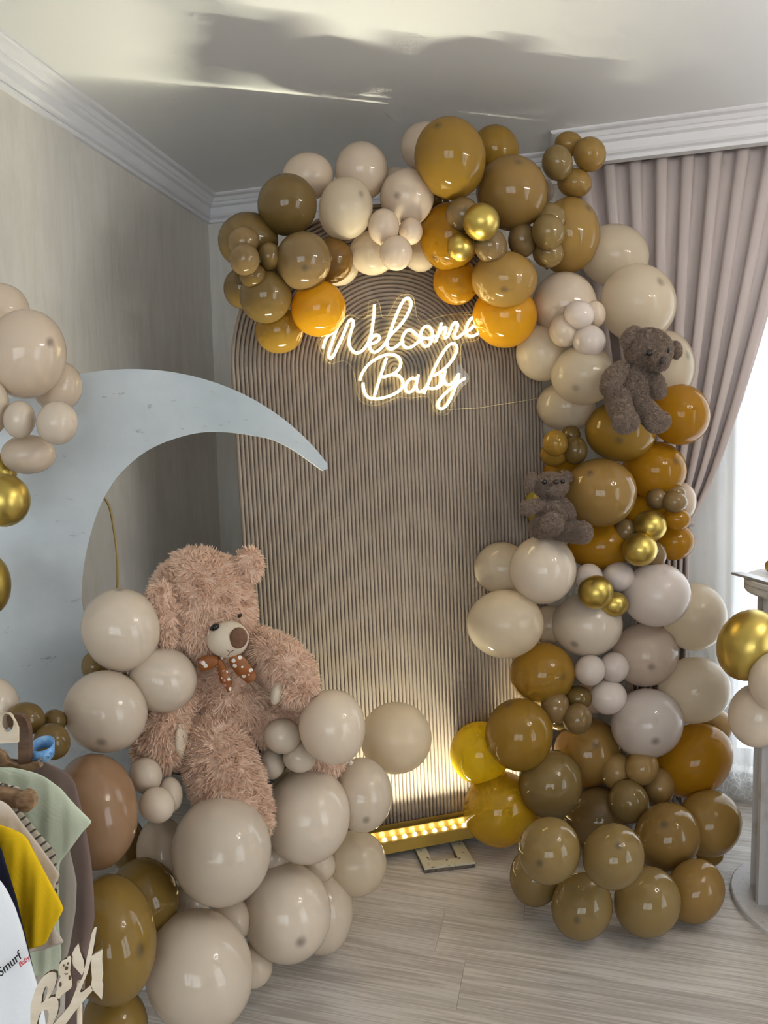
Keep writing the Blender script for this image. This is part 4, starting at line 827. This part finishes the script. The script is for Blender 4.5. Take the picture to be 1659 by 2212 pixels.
def furry(name, v, f, mat, parent, count, length, width, comb=(0, 0, -1), avoid=None):
    """one part: its body plus the tufts growing out of it (world coordinates)."""
    v = np.asarray(v, float); tri = []
    for q in f:
        for k in range(1, len(q)-1): tri.append((q[0], q[k], q[k+1]))
    tri = np.array(tri); A, B, C = v[tri[:, 0]], v[tri[:, 1]], v[tri[:, 2]]
    cr = np.cross(B-A, C-A); ar = np.linalg.norm(cr, axis=1)/2
    ctr = v.mean(0)
    vn = np.zeros_like(v)
    for k in range(3): np.add.at(vn, tri[:, k], cr)
    vn /= np.linalg.norm(vn, axis=1, keepdims=True)+1e-12
    if ((v-ctr)*vn).sum() < 0: vn = -vn
    idx = rng.choice(len(tri), count, p=ar/ar.sum())
    r1, r2 = rng.random(count), rng.random(count); s = np.sqrt(r1)
    w0, w1, w2 = 1-s, s*(1-r2), s*r2
    p = A[idx]*w0[:, None]+B[idx]*w1[:, None]+C[idx]*w2[:, None]
    nn = vn[tri[idx, 0]]*w0[:, None]+vn[tri[idx, 1]]*w1[:, None]+vn[tri[idx, 2]]*w2[:, None]
    # locks: neighbouring tufts lean the same way
    key = np.floor(p/(length*1.1)).astype(int); hsh = (key[:, 0]*73856093 ^ key[:, 1]*19349663 ^ key[:, 2]*83492791) % 4093
    lock = rng.normal(size=(4093, 3))[hsh]
    d = nn*.75 + np.array(comb)*.30 + lock*.34 + rng.normal(size=(count, 3))*.24
    d /= np.linalg.norm(d, axis=1, keepdims=True)
    L = length*(.7+.6*rng.random(count))[:, None]
    side = np.cross(d, rng.normal(size=(count, 3))); side /= np.linalg.norm(side, axis=1, keepdims=True); side *= width
    bend = np.array(comb)*.35 + lock*.15
    p = p - nn*length*.08
    P0, P1 = p-side, p+side; mid = p+d*L*.55; P2, P3 = mid-side*.75+bend*L*.12, mid+side*.75+bend*L*.12; P4 = p+d*L+bend*L*.4
    nv = len(v); tv = np.stack([P0, P1, P3, P2, P4], 1).reshape(-1, 3)
    b0 = nv+5*np.arange(count)
    quads = np.stack([b0, b0+1, b0+2, b0+3], 1); tris = np.stack([b0+3, b0+2, b0+4], 1)
    tint = np.concatenate([np.full(nv, .3), np.repeat(np.clip(rng.normal(.45, .25, count), 0, 1), 5)])
    base = np.array(parent.location); q = parent.parent
    while q is not None: base = base+np.array(q.location); q = q.parent
    me = bpy.data.meshes.new(name)
    me.from_pydata((np.concatenate([v, tv])-base).tolist(), [], [tuple(q) for q in f]+quads.tolist()+tris.tolist())
    a_ = me.attributes.new('tint', 'FLOAT', 'POINT'); a_.data.foreach_set('value', tint.astype(np.float32))
    me.polygons.foreach_set('use_smooth', np.ones(len(me.polygons), bool))
    me.materials.append(mat); me.update()
    o = bpy.data.objects.new(name, me); COL.objects.link(o); o.parent = parent
    return o
class Frame:
    """plush frame: x right, y up, z towards the viewer, unit = one picture pixel at the plush's own distance."""
    def __init__(s, px, py, w): s.px, s.py, s.o, s.k = px, py, at(px, py, w), w/FPX
    def raw(s, x, y, z=0.): return s.o + s.k*((x-s.px)*RGT - (y-s.py)*UPV - z*FWD)
    def __call__(s, x, y, z=0.):
        q = P3(x, y, z); return s.raw(q[0], -q[1], q[2])
    def many(s, V): return np.array([s.raw(p[0], -p[1], p[2]) for p in V])   # V uses y up = -image y
def P3(x, y, z=0.):                          # part centre seen at picture point x, y and standing z nearer
    g = 1-z/FPX; return (CX+(x-CX)*g, -(CY+(y-CY)*g), z)

def part(fr, name, geo, mat, parent, dens, length, width, comb=(0, 0, -1)):
    v, f = geo; W = fr.many(v)
    A = 0.
    for q in f[::1]:
        for k in range(1, len(q)-1): A += np.linalg.norm(np.cross(W[q[k]]-W[q[0]], W[q[k+1]]-W[q[0]]))/2
    return furry(name, W, f, mat, parent, max(200, int(A*dens)), length, width, comb)
def hard(fr, name, geo, mat, parent):
    v, f = geo; return mesh_obj(name, fr.many(v), f, mat, parent, True)

# big peach bear
B = Frame(470, 1480, 1.80)
bear = empty('giant_teddy_bear', B(480, 1625, 0), 'giant peach shaggy teddy bear with polka dot bow, seated among the balloons', 'teddy bear')
DN, LN, WD = 95000, .018, .0019
F1 = M['bigfur']
def headshape(q):
    x, y, z = q
    k = 1 + .10*max(0, -y)*(1 if z > 0 else .4)           # fuller cheeks
    return (x*k, y*(1-.04*abs(x)), z*k)
part(B, 'torso', ell(P3(487, 1512, 0), (100, 112, 88), 6), F1, bear, DN, LN, WD)
hd = part(B, 'head', ell(P3(437, 1308, 30), (103, 120, 98), 14, 34, 24, headshape), F1, bear, DN, LN, WD)
part(B, 'ear', ell(P3(532, 1226, 20), (30, 40, 20), -18), F1, bear, DN, LN*.9, WD)
part(B, 'ear', ell(P3(352, 1328, 130), (29, 64, 24), 6), F1, bear, DN, LN*.9, WD)
mz = hard(B, 'muzzle', ell(P3(492, 1380, 105), (42, 37, 42), -8), M['muzzle'], bear)
hard(B, 'nose', ell(P3(515, 1378, 140), (18, 21, 9), -8), M['nose'], mz)
mbm = MB().tube([B(489, 1404, 145), B(497, 1409, 145.5), B(492, 1417, 143)], .0009, 5).tube([B(497, 1409, 145.5), B(505, 1405, 144.5)], .0009, 5); mbm.build('mouth', M['thread'], mz)
hard(B, 'eye', ell(P3(464, 1355, 131), (10, 6.5, 9), 28), M['eye'], bear)
hard(B, 'eye', ell(P3(518, 1330, 104), (5, 4, 8), 30), M['eye'], bear)
ar = part(B, 'arm', sweep([P3(540, 1390, 10), P3(588, 1412, 40), P3(624, 1442, 62), P3(640, 1474, 70)], [34, 42, 44, 41]), F1, bear, DN, LN, WD)
hard(B, 'paw_pad', ell(P3(600, 1494, 92), (13, 27, 24), -18), M['muzzle'], ar)
ar = part(B, 'arm', sweep([P3(405, 1440, 50), P3(372, 1500, 85), P3(348, 1570, 112), P3(348, 1608, 118)], [38, 46, 50, 50]), F1, bear, DN, LN, WD)
hard(B, 'paw_pad', ell(P3(393, 1596, 122), (12, 38, 34), 4), M['muzzle'], ar)
part(B, 'leg', sweep([P3(452, 1592, 60), P3(472, 1642, 95), P3(497, 1702, 118), P3(515, 1765, 125)], [62, 66, 66, 62]), F1, bear, DN, LN, WD)
lg = part(B, 'leg', sweep([P3(555, 1560, 10), P3(612, 1555, 0), P3(650, 1580, -20), P3(690, 1620, -40)], [46, 48, 46, 44]), F1, bear, DN, LN, WD)
part(B, 'foot', ell(P3(705, 1632, -50), (38, 40, 36), 0), F1, lg, DN, LN, WD)
bow = empty('bow', B(470, 1422, 100)); bow.parent = bear; bow.location = tuple(np.array(bow.location)-np.array(bear.location))
def ribbon(name, pts, width, zs):
    L = smooth_path([P3(x, y, z) for (x, y), z in zip(pts, zs)], 5); n = len(L); v = []; f = []
    wd = np.interp(np.linspace(0, 1, n), np.linspace(0, 1, len(width)), width)
    for i, p in enumerate(L):
        t = L[min(i+1, n-1)]-L[max(i-1, 0)]; sd = np.array([-t[1], t[0], 0]); sd /= np.linalg.norm(sd)+1e-9
        for e in (-1, -.33, .33, 1): v.append(p+sd*wd[i]*e+np.array([0, 0, 4*(1-e*e)+2*math.sin(i*.9)]))
        for e in (1, .33, -.33, -1): v.append(p+sd*wd[i]*e+np.array([0, 0, 4*(1-e*e)+2*math.sin(i*.9)-2]))
    for i in range(n-1):
        for k in range(8): f.append((i*8+k, i*8+(k+1) % 8, (i+1)*8+(k+1) % 8, (i+1)*8+k))
    f += [tuple(range(8))[::-1], tuple((n-1)*8+k for k in range(8))]
    hard(B, name, (np.array(v), f), M['ribbon'], bow)
ribbon('loop', [(472, 1424), (452, 1431), (431, 1436)], [6, 15, 13], [122, 128, 122])
ribbon('tail', [(472, 1424), (480, 1450), (488, 1472), (496, 1494)], [5, 10, 10, 3], [120, 114, 112, 108])
ribbon('loop', [(498, 1416), (512, 1430), (530, 1452), (545, 1470)], [7, 16, 16, 11], [116, 118, 110, 104])
hard(B, 'knot', ell(P3(474, 1420, 108), (9, 8, 7)), M['ribbon'], bow)

# the chair under it
sc = B(478, 1640, -10); seat_z = float(sc[2])
ch = empty('gilt_chair', (sc[0], sc[1], 0), 'small gilt-legged chair almost hidden under the giant bear', 'chair')
MB().box(sc[0]-.15, sc[0]+.15, sc[1]-.02, sc[1]+.32, seat_z-.045, seat_z-.005).build('seat', M['seat'], ch)
fr_ = MB()
cn = [(sc[0]+a_*.13, sc[1]+b__, 0) for a_ in (-1, 1) for b__ in (.17, .31)]
for (x_, y_, z_) in cn: MB().tube([(x_, y_, 0), (x_, y_, seat_z-.01)], .011, 10).build('leg', M['goldchair'], ch)
for z_ in (.22, seat_z-.05):
    MB().tube([(cn[0][0], cn[0][1], z_), (cn[2][0], cn[2][1], z_), (cn[3][0], cn[3][1], z_), (cn[1][0], cn[1][1], z_)], .008, 8, True, True).build('stretcher', M['goldchair'], ch)

# two small taupe bears
def small(fr, name, label, spec):
    o = empty(name, fr(*spec['base']), label, 'teddy bear', 'small taupe plush bears')
    F2 = M['smallfur']; dn, ln, wd = 420000, .0050, .0008
    for (nm, kind, *g) in spec['parts']:
        if kind == 'e': geo = ell(P3(*g[0]), g[1], g[2] if len(g) > 2 else 0)
        else: geo = sweep([P3(*p) for p in g[0]], g[1])
        if nm in ('eye',): hard(fr, nm, geo, M['eye'], o)
        elif nm in ('nose',): hard(fr, nm, geo, M['nose2'], o)
        else: part(fr, nm, geo, F2, o, dn, ln, wd)
    return o
small(Frame(1375, 830, 2.20), 'small_teddy_bear', 'small taupe bear sitting high on the arch beside the curtain, looking right', dict(base=(1360, 885, 0), parts=[
    ('torso', 'e', (1373, 834, 0), (38, 52, 30), 4), ('head', 'e', (1401, 757, 12), (50, 46, 44), -22), ('ear', 'e', (1363, 728, 24), (17, 27, 13), -38), ('ear', 'e', (1460, 756, -6), (11, 19, 14), 10),
    ('muzzle', 'e', (1421, 781, 44), (23, 19, 22), -25), ('nose', 'e', (1431, 779, 70), (6.5, 8, 5), -20), ('eye', 'e', (1403, 762, 60), (6.5, 6.5, 5)), ('eye', 'e', (1443, 757, 47), (4, 6, 5)),
    ('arm', 's', [(1342, 796, 14), (1326, 814, 34), (1317, 836, 42)], [16, 22, 19]), ('arm', 's', [(1404, 806, 6), (1417, 825, 18), (1423, 846, 22)], [12, 17, 15]),
    ('leg', 's', [(1334, 860, 16), (1340, 884, 50), (1350, 908, 76)], [26, 24, 22]), ('foot', 'e', (1352, 911, 90), (27, 23, 13), 18),
    ('leg', 's', [(1380, 870, 10), (1398, 890, 36), (1414, 908, 54)], [22, 23, 22]), ('foot', 'e', (1420, 911, 68), (27, 22, 13), 15)]))
small(Frame(1190, 1100, 2.27), 'small_teddy_bear', 'small taupe bear lower on the arch beside the ribbed panel, arm stretched out', dict(base=(1185, 1160, 0), parts=[
    ('torso', 'e', (1192, 1108, 0), (34, 40, 28), 0), ('head', 'e', (1190, 1049, 6), (37, 29, 31), 0), ('ear', 'e', (1146, 1042, 14), (12, 22, 10), -14), ('ear', 'e', (1224, 1030, -4), (11, 13, 10), 20),
    ('muzzle', 'e', (1198, 1056, 26), (20, 17, 18), 0), ('nose', 'e', (1201, 1041, 48), (6.5, 5, 4), 0), ('eye', 'e', (1176, 1041, 39), (5, 5, 4)), ('eye', 'e', (1216, 1040, 38), (4.5, 4.5, 4)),
    ('arm', 's', [(1172, 1087, 8), (1156, 1092, 26), (1140, 1097, 36)], [11, 13, 16]), ('arm', 's', [(1214, 1086, 0), (1226, 1100, 0), (1230, 1112, 0)], [12, 13, 13]),
    ('leg', 's', [(1168, 1139, 10), (1178, 1137, 40), (1190, 1133, 66)], [24, 22, 20]), ('foot', 'e', (1194, 1131, 78), (22, 23, 11), 0),
    ('leg', 's', [(1206, 1147, 6), (1230, 1150, 30), (1252, 1151, 46)], [18, 20, 21]), ('foot', 'e', (1260, 1150, 56), (19, 23, 14), 0)]))

# ------------------------------------------------------------------ pedestal
PC = np.array([.795, 2.276, 0]); PH = 1.03
ped = empty('pedestal_table', PC, 'tall shabby white wooden pedestal table with upright fins', 'pedestal')
MB().lathe([(0, 0), (.262, 0), (.262, .014), (.258, .018), (0, .018)], PC, 72).build('base', M['pededge'], ped)
MB().lathe([(0, PH-.045), (.215, PH-.045), (.240, PH-.042), (.244, PH-.036), (.244, PH-.024), (.240, PH-.020), (.244, PH-.016), (.244, PH-.004), (.24, PH), (0, PH)], PC, 72).build('top', M['pededge'], ped)
MB().lathe([(.150, .018), (.150, PH-.045)], PC, 40).build('shaft', M['pedestal'], ped, True)
for k in range(12):
    an = 2*math.pi*(k+.35)/12; ca, sa = math.cos(an), math.sin(an)
    o = MB().box(.145, .205, -.009, .009, .018, PH-.045, lambda p, ca=ca, sa=sa: PC+np.array([p[0]*ca-p[1]*sa, p[0]*sa+p[1]*ca, p[2]])).build('fin', M['pedestal'], ped)
a_, c_ = on_z(1592, 1238, PH+.004), on_z(1700, 1268, PH+.004)
dv = (c_-a_)/np.linalg.norm(c_-a_); sd = np.array([-dv[1], dv[0], 0])
tag(bevel(MB().box(0, .26, -.02, .02, -.004, .004, lambda p: a_+dv*p[0]+sd*p[1]+np.array([0, 0, p[2]])).build('grey_slat', M['greyslat'], None, False, a_), .002), 'thin grey slat lying on the pedestal top', 'slat')
gb = on_z(1668, 1238, PH); gb = gb + np.array([0, 0, .022])
ge = empty('gold_bauble', gb-np.array([0, 0, .022]), 'small gold bauble on the pedestal top', 'bauble')
MB().ball(gb, .022, 20, 14).build('ball', LATEX['G'], ge, True); MB().tube([gb+np.array([0, 0, .02]), gb+np.array([0, 0, .028])], .006, 10).build('cap', M['goldchair'], ge)

# ------------------------------------------------------------------ clothes rail corner
def garment(name, label, edge, w, mat, thick=.012, folds=.005, nf=5., x_left=-150, turn=0., cat='baby clothes', phase=0.):
    """hanging garment: edge lists (level, right edge) down its visible side; closed body with soft folds."""
    k = w/FPX; rows = 90; cols = 30
    ys = np.linspace(edge[0][0], edge[-1][0], rows); xr = np.interp(ys, [e[0] for e in edge], [e[1] for e in edge])
    xr = np.convolve(np.r_[xr[:1], xr, xr[-1:]], [.12, .76, .12], 'same')[1:-1]
    v = []; 
    for side in (1, -1):
        for j, (y_, xe) in enumerate(zip(ys, xr)):
            for i in range(cols+1):
                s = i/cols; s = 1-(1-s)**1.6; x_ = x_left+(xe-x_left)*s
                h = thick*math.sqrt(max(0., 1-((s-.0)/1.0)**6)); tt = j/(rows-1); h *= min(1, .25+tt*6)
                fo = folds*(math.sin(nf*math.pi*(x_+40)/150+phase+1.2*tt)+.5*math.sin(nf*2.3*math.pi*(x_+40)/150+phase*2+3*tt))*(.3+.7*tt)*(1-s**5)
                p = at(x_, y_, w); p = p - FWD*(side*h*.5+fo) + FWD*turn*(x_-60)*k
                v.append(p)
    n1 = (cols+1)*rows; f = []
    for j in range(rows-1):
        for i in range(cols):
            q = (j*(cols+1)+i, j*(cols+1)+i+1, (j+1)*(cols+1)+i+1, (j+1)*(cols+1)+i)
            f.append(q); f.append(tuple(n1+t for t in q[::-1]))
        e = j*(cols+1)+cols; f.append((e, n1+e, n1+e+cols+1, e+cols+1)); e = j*(cols+1); f.append((e+cols+1, n1+e+cols+1, n1+e, e))
    for i in range(cols):
        f.append((i, n1+i, n1+i+1, i+1)); e = (rows-1)*(cols+1)+i; f.append((e+1, n1+e+1, n1+e, e))
    root = empty(name, at(x_left/2, edge[-1][0], w), label, cat, 'baby clothes on the rail')
    mesh_obj('fabric', v, f, mat, root, True)
    return root
CM = lambda n, c, **k: cloth_mat(n, c, **k)
garment('baby_garment', 'mauve-brown baby garment hanging farthest back on the clothes rail', [(1640, 70), (1648, 104), (1660, 128), (1672, 150), (1690, 163), (1740, 175), (1800, 188), (1866, 198), (1923, 203), (1985, 205), (2016, 198), (2067, 190), (2128, 184), (2330, 172)], 1.17, CM('mauve_cotton', (.25, .18, .155)), .02, .006, 4)
garment('baby_garment', 'grey-beige baby garment between the mauve one and the mint shirt', [(1800, 140), (1839, 152), (1886, 162), (1907, 166), (1964, 164), (2015, 156), (2046, 151), (2077, 143), (2300, 138)], 1.13, CM('grey_cotton', (.48, .43, .375)), .014, .005, 5)
garment('mint_shirt', 'mint green baby shirt with a wide sleeve on the clothes rail', [(1658, 24), (1664, 60), (1674, 90), (1682, 103), (1704, 133), (1727, 152), (1754, 178), (1775, 200), (1798, 178), (1834, 152), (1862, 130), (1900, 126), (2000, 128), (2060, 133), (2105, 130)], 1.09, CM('mint_cotton', (.70, .76, .59)), .014, .006, 6, phase=1.)
garment('checked_baby_garment', 'beige baby garment with a striped edge in front of the mint shirt', [(1682, -40), (1690, 0), (1700, 44), (1722, 42), (1745, 40), (1782, 70), (1812, 96), (1838, 119), (1900, 126), (1935, 124), (2000, 96)], 1.03, CM('check_cotton', (.64, .57, .46), check=((.12, .10, .08), 26.)), .010, .003, 5)
garment('baby_garment', 'cream baby garment just behind the yellow shirt', [(1722, -60), (1728, 2), (1742, 22), (1778, 48), (1821, 82), (1866, 114), (1889, 130), (1908, 121), (1960, 110), (2010, 122), (2036, 140), (2052, 92)], .99, CM('cream_cotton', (.76, .67, .58)), .012, .005, 5, phase=2.)
garment('yellow_shirt', 'bright yellow baby shirt on the clothes rail', [(1776, -20), (1788, 20), (1800, 47), (1812, 59), (1848, 78), (1903, 107), (1945, 130), (1963, 138), (1977, 131), (2005, 115), (2040, 98), (2050, 60)], .94, CM('yellow_cotton', (.92, .58, .014)), .016, .006, 5, phase=.5)
garment('baby_garment', 'navy blue baby garment between the yellow shirt and the white printed one', [(1815, -20), (1829, 2), (1870, 14), (1940, 36), (2016, 54), (2083, 70), (2150, 84), (2300, 98)], .90, CM('navy_cotton', (.02, .022, .045)), .010, .003, 4)
tw = garment('printed_baby_garment', 'white baby garment printed with dark script at the rail front', [(1880, -30), (1901, 0), (1919, 13), (1958, 32), (2005, 48), (2067, 64), (2128, 81), (2182, 95), (2212, 99), (2330, 104)], .86, CM('white_fleece', (.86, .87, .89)), .012, .0012, 3)
def print_on(txt, x_, y_, w, ang, size, mat):
    v, f = text_mesh(txt, size, .3); c, s = math.cos(math.radians(ang)), math.sin(math.radians(ang)); o_ = at(x_, y_, w)
    mesh_obj('printed_word', [o_+(p[0]*c-p[1]*s)*RGT+(p[0]*s+p[1]*c)*UPV-p[2]*FWD for p in v], f, mat, tw)
print_on('Smurf', 1, 2111, .845, 42, .0150, M['ink']); print_on('Baby', 44, 2090, .845, 42, .0085, M['redink'])
rail = empty('clothes_rail', at(-60, 1650, 1.0), 'wooden rail carrying the baby clothes at the left edge', 'clothes rail')
MB().tube([at(-75, 1560, .84), at(-70, 1560, 1.22)], .012, 12).build('rod', M['darkwood'], rail)
for w_ in (.85, 1.21):
    a_ = at(-72, 1560, w_); MB().tube([a_, (a_[0], a_[1], 0)], .013, 12).build('post', M['darkwood'], rail)
def hanger(label, pts, w, wid, mat):
    r = empty('wooden_hanger', at(pts[0][0], pts[0][1], w), label, 'hanger', 'wooden hangers on the rail')
    L = smooth_path([(*p, 0) for p in pts], 5); up = []; dn = []
    for i, p in enumerate(L):
        t = L[min(i+1, len(L)-1)]-L[max(i-1, 0)]; n_ = np.array([-t[1], t[0], 0])/(np.linalg.norm(t)+1e-9); up.append((p+n_*wid)[:2]); dn.append((p-n_*wid)[:2])
    lp_ = up+[tuple(np.array(L[-1][:2])+wid*.8*np.array([math.cos(q), math.sin(q)])) for q in ()]+dn[::-1]
    o_ = at(0, 0, w); k = w/FPX
    plate('arms', [lp_], lambda u, v, d: at(u, v, w)-FWD*d, .012, mat, r)
    return r
hanger('dark brown wooden hanger hook rising above the mauve garment', [(20, 1556), (44, 1554), (53, 1572), (55, 1610), (55, 1662)], 1.16, 12, M['darkwood'])
hanger('mid-brown wooden hanger arm inside the mauve garment collar', [(-40, 1615), (0, 1630), (14, 1648), (40, 1658), (66, 1656), (88, 1648)], 1.155, 8, M['midwood'])
h2 = hanger('pale scorched hanger end poking out of the beige garment', [(-30, 1712), (10, 1720), (40, 1726), (62, 1730)], 1.02, 17, M['midwood'])
plate('rounded_end', [[(58+20*math.cos(q), 1729+23*math.sin(q)) for q in np.linspace(0, 2*math.pi, 28)[:-1]]], lambda u, v, d: at(u, v, 1.012)-FWD*d, .012, M['midwood'], h2)
wt = empty('wooden_tag', at(10, 1600, 1.10), 'pale plywood size divider with an oval hole on the rail', 'wooden tag')
plate('board', [[(-40, 1536), (4, 1537), (22, 1543), (33, 1556), (40, 1572), (40, 1603), (-40, 1607)], [(17+14*math.cos(q), 1560+21*math.sin(q)) for q in np.linspace(0, 2*math.pi, 24)[:-1]]], lambda u, v, d: at(u, v, 1.10)-FWD*d, .005, M['ply'], wt)
# blue paper ring
br = empty('blue_ring_tag', at(92, 1645, 1.18), 'light blue paper ring resting behind the mauve garment', 'paper ring')
v = []; f = []; n_ = 40
for k in range(n_):
    q = 2*math.pi*k/n_
    for (r_, yy) in ((1, 0), (1, 1), (.95, 1), (.95, 0)):
        c0 = B.o
        v.append(at(92, 1606, 1.18) + .0195*r_*math.cos(q)*RGT + .0195*r_*math.sin(q)*(.8*FWD+.45*UPV) - (yy*.022)*(.95*UPV))
for k in range(n_):
    j = (k+1) % n_
    for e in range(4): f.append((k*4+e, k*4+(e+1) % 4, j*4+(e+1) % 4, j*4+e))
mesh_obj('band', v, f, M['bluepaper'], br, True)
for (x_, y_, sz) in ((72, 1641, 3), (80, 1644, 3.4), (88, 1644, 3), (103, 1636, 3.4), (109, 1628, 3)):
    plate('print_mark', [[(x_+sz*math.cos(q), y_+sz*.75*math.sin(q)) for q in np.linspace(0, 2*math.pi, 14)[:-1]], [(x_+sz*.5*math.cos(q), y_+sz*.3*math.sin(q)) for q in np.linspace(0, 2*math.pi, 12)[:-1]]], lambda u, v, d: at(u, v, 1.156)-FWD*d, .0004, M['bluemark'], br)
# plywood letters
WS = .80
ws = empty('wooden_letters', at(120, 2330, WS), 'pale plywood cut-out letters with a little bear between them, before the clothes', 'wooden sign')
def kpx(p): return (p[0]/4.879, 1780+p[1]/4.879)
def ply(name, loops, w, th=.004):
    lp_ = [[kpx(p) for p in l] for l in loops]
    o = plate(name, lp_, lambda u, v, d: at(u, v, w)-FWD*d, th, M['ply'], ws)
    o2 = plate('burnt_back', lp_, lambda u, v, d: at(u+.9, v+.7, w+.0035)-FWD*d, .002, M['burnt'], o) if False else None
    o.data.materials.append(M['burnt'])
    for p in o.data.polygons:
        if abs(p.normal.dot(Vector(FWD))) < .5: p.material_index = 1
    return o
ply('letter_y', [[(1028,1072),(1005,1078),(975,1140),(945,1290),(905,1480),(880,1600),(820,1700),(770,1830),(740,1900),(560,2110),(420,2290),(560,2290),(690,2110),(800,1960),(985,1740),(960,1690),(870,1762),(850,1755),(930,1560),(985,1340),(1005,1230)], [(838,1245),(800,1290),(755,1380),(780,1480),(872,1585),(898,1520),(895,1440),(850,1320)], [(1075,1220),(1000,1300),(972,1380),(966,1480),(978,1620),(966,1690),(992,1742),(1080,1840),(1090,1780),(1096,1680),(1085,1640),(1096,1560),(1085,1420),(1090,1310)]], WS)
ply('letter_b', [[(385,1720),(430,1640),(470,1590),(520,1555),(565,1543),(603,1560),(606,1620),(580,1720),(520,1825),(565,1805),(605,1815),(625,1860),(624,1930),(605,2010),(560,2110),(480,2280),(330,2290),(330,1900)], [(445,1880),(455,1790),(478,1720),(497,1692),(511,1715),(505,1780),(480,1845)], [(400,2080),(430,1985),(470,1945),(505,1945),(524,1985),(515,2060),(470,2180),(400,2200)]], WS+.004)
def ring(cx, cy, rx, ry, n=26, t=0.): return [(cx+rx*math.cos(q)*math.cos(t)-ry*math.sin(q)*math.sin(t), cy+rx*math.cos(q)*math.sin(t)+ry*math.sin(q)*math.cos(t)) for q in np.linspace(0, 2*math.pi, n+1)[:-1]]
bo = ply('bear_cutout', [[(640,1440),(628,1480),(625,1500),(640,1460),(670,1425),(710,1410),(725,1385),(748,1378),(758,1400),(756,1440),(752,1500),(748,1540),(756,1580),(765,1620),(768,1690),(755,1720),(700,1760),(660,1790),(630,1830),(590,1810),(600,1760),(612,1720),(612,1680),(625,1640),(650,1600),(635,1570),(628,1530),(628,1460)]], WS-.003)
for (cx, cy, rx, ry) in ((700, 1520, 17, 20), (672, 1490, 8, 12), (716, 1470, 8, 12), (635, 1690, 13, 24), (735, 1620, 13, 24)):
    plate('burnt_mark', [[kpx(p) for p in ring(cx, cy, rx, ry)]], lambda u, v, d: at(u, v, WS-.0056)-FWD*d, .0006, M['burnt'], bo)
MB().tube([B0 for B0 in (at(*kpx((680, 1575)), WS-.0056), at(*kpx((695, 1585)), WS-.0056), at(*kpx((712, 1575)), WS-.0056))], .0005, 5).build('burnt_smile', M['burnt'], bo)
MB().tube([at(172, 2120, WS+.012), at(172, 2420, WS+.012)], .003, 8).build('stake', M['ply'], ws)

# ------------------------------------------------------------------ ring lamp of the room (above and to the right of the viewer)
LC = np.array([1.32, 1.27, 2.30])
lamp = empty('ring_chandelier', (LC[0], LC[1], H), 'ring chandelier with eight bulbs on the ceiling, outside the picture', 'chandelier')
MB().tube([(LC[0], LC[1], H), LC], .012, 10).build('stem', M['chrome'], lamp)
MB().tube([LC+.26*np.array([math.cos(q), math.sin(q), 0]) for q in np.linspace(0, 2*math.pi, 33)[:-1]], .008, 8, True, True).build('ring', M['chrome'], lamp)
for k in range(8):
    q = 2*math.pi*k/8; p = LC+.26*np.array([math.cos(q), math.sin(q), 0])
    MB().tube([LC, p], .005, 6).build('spoke', M['chrome'], lamp)
    MB().ball(p-np.array([0, 0, .035]), .028, 14, 10).build('bulb', M['bulb'], lamp, True)
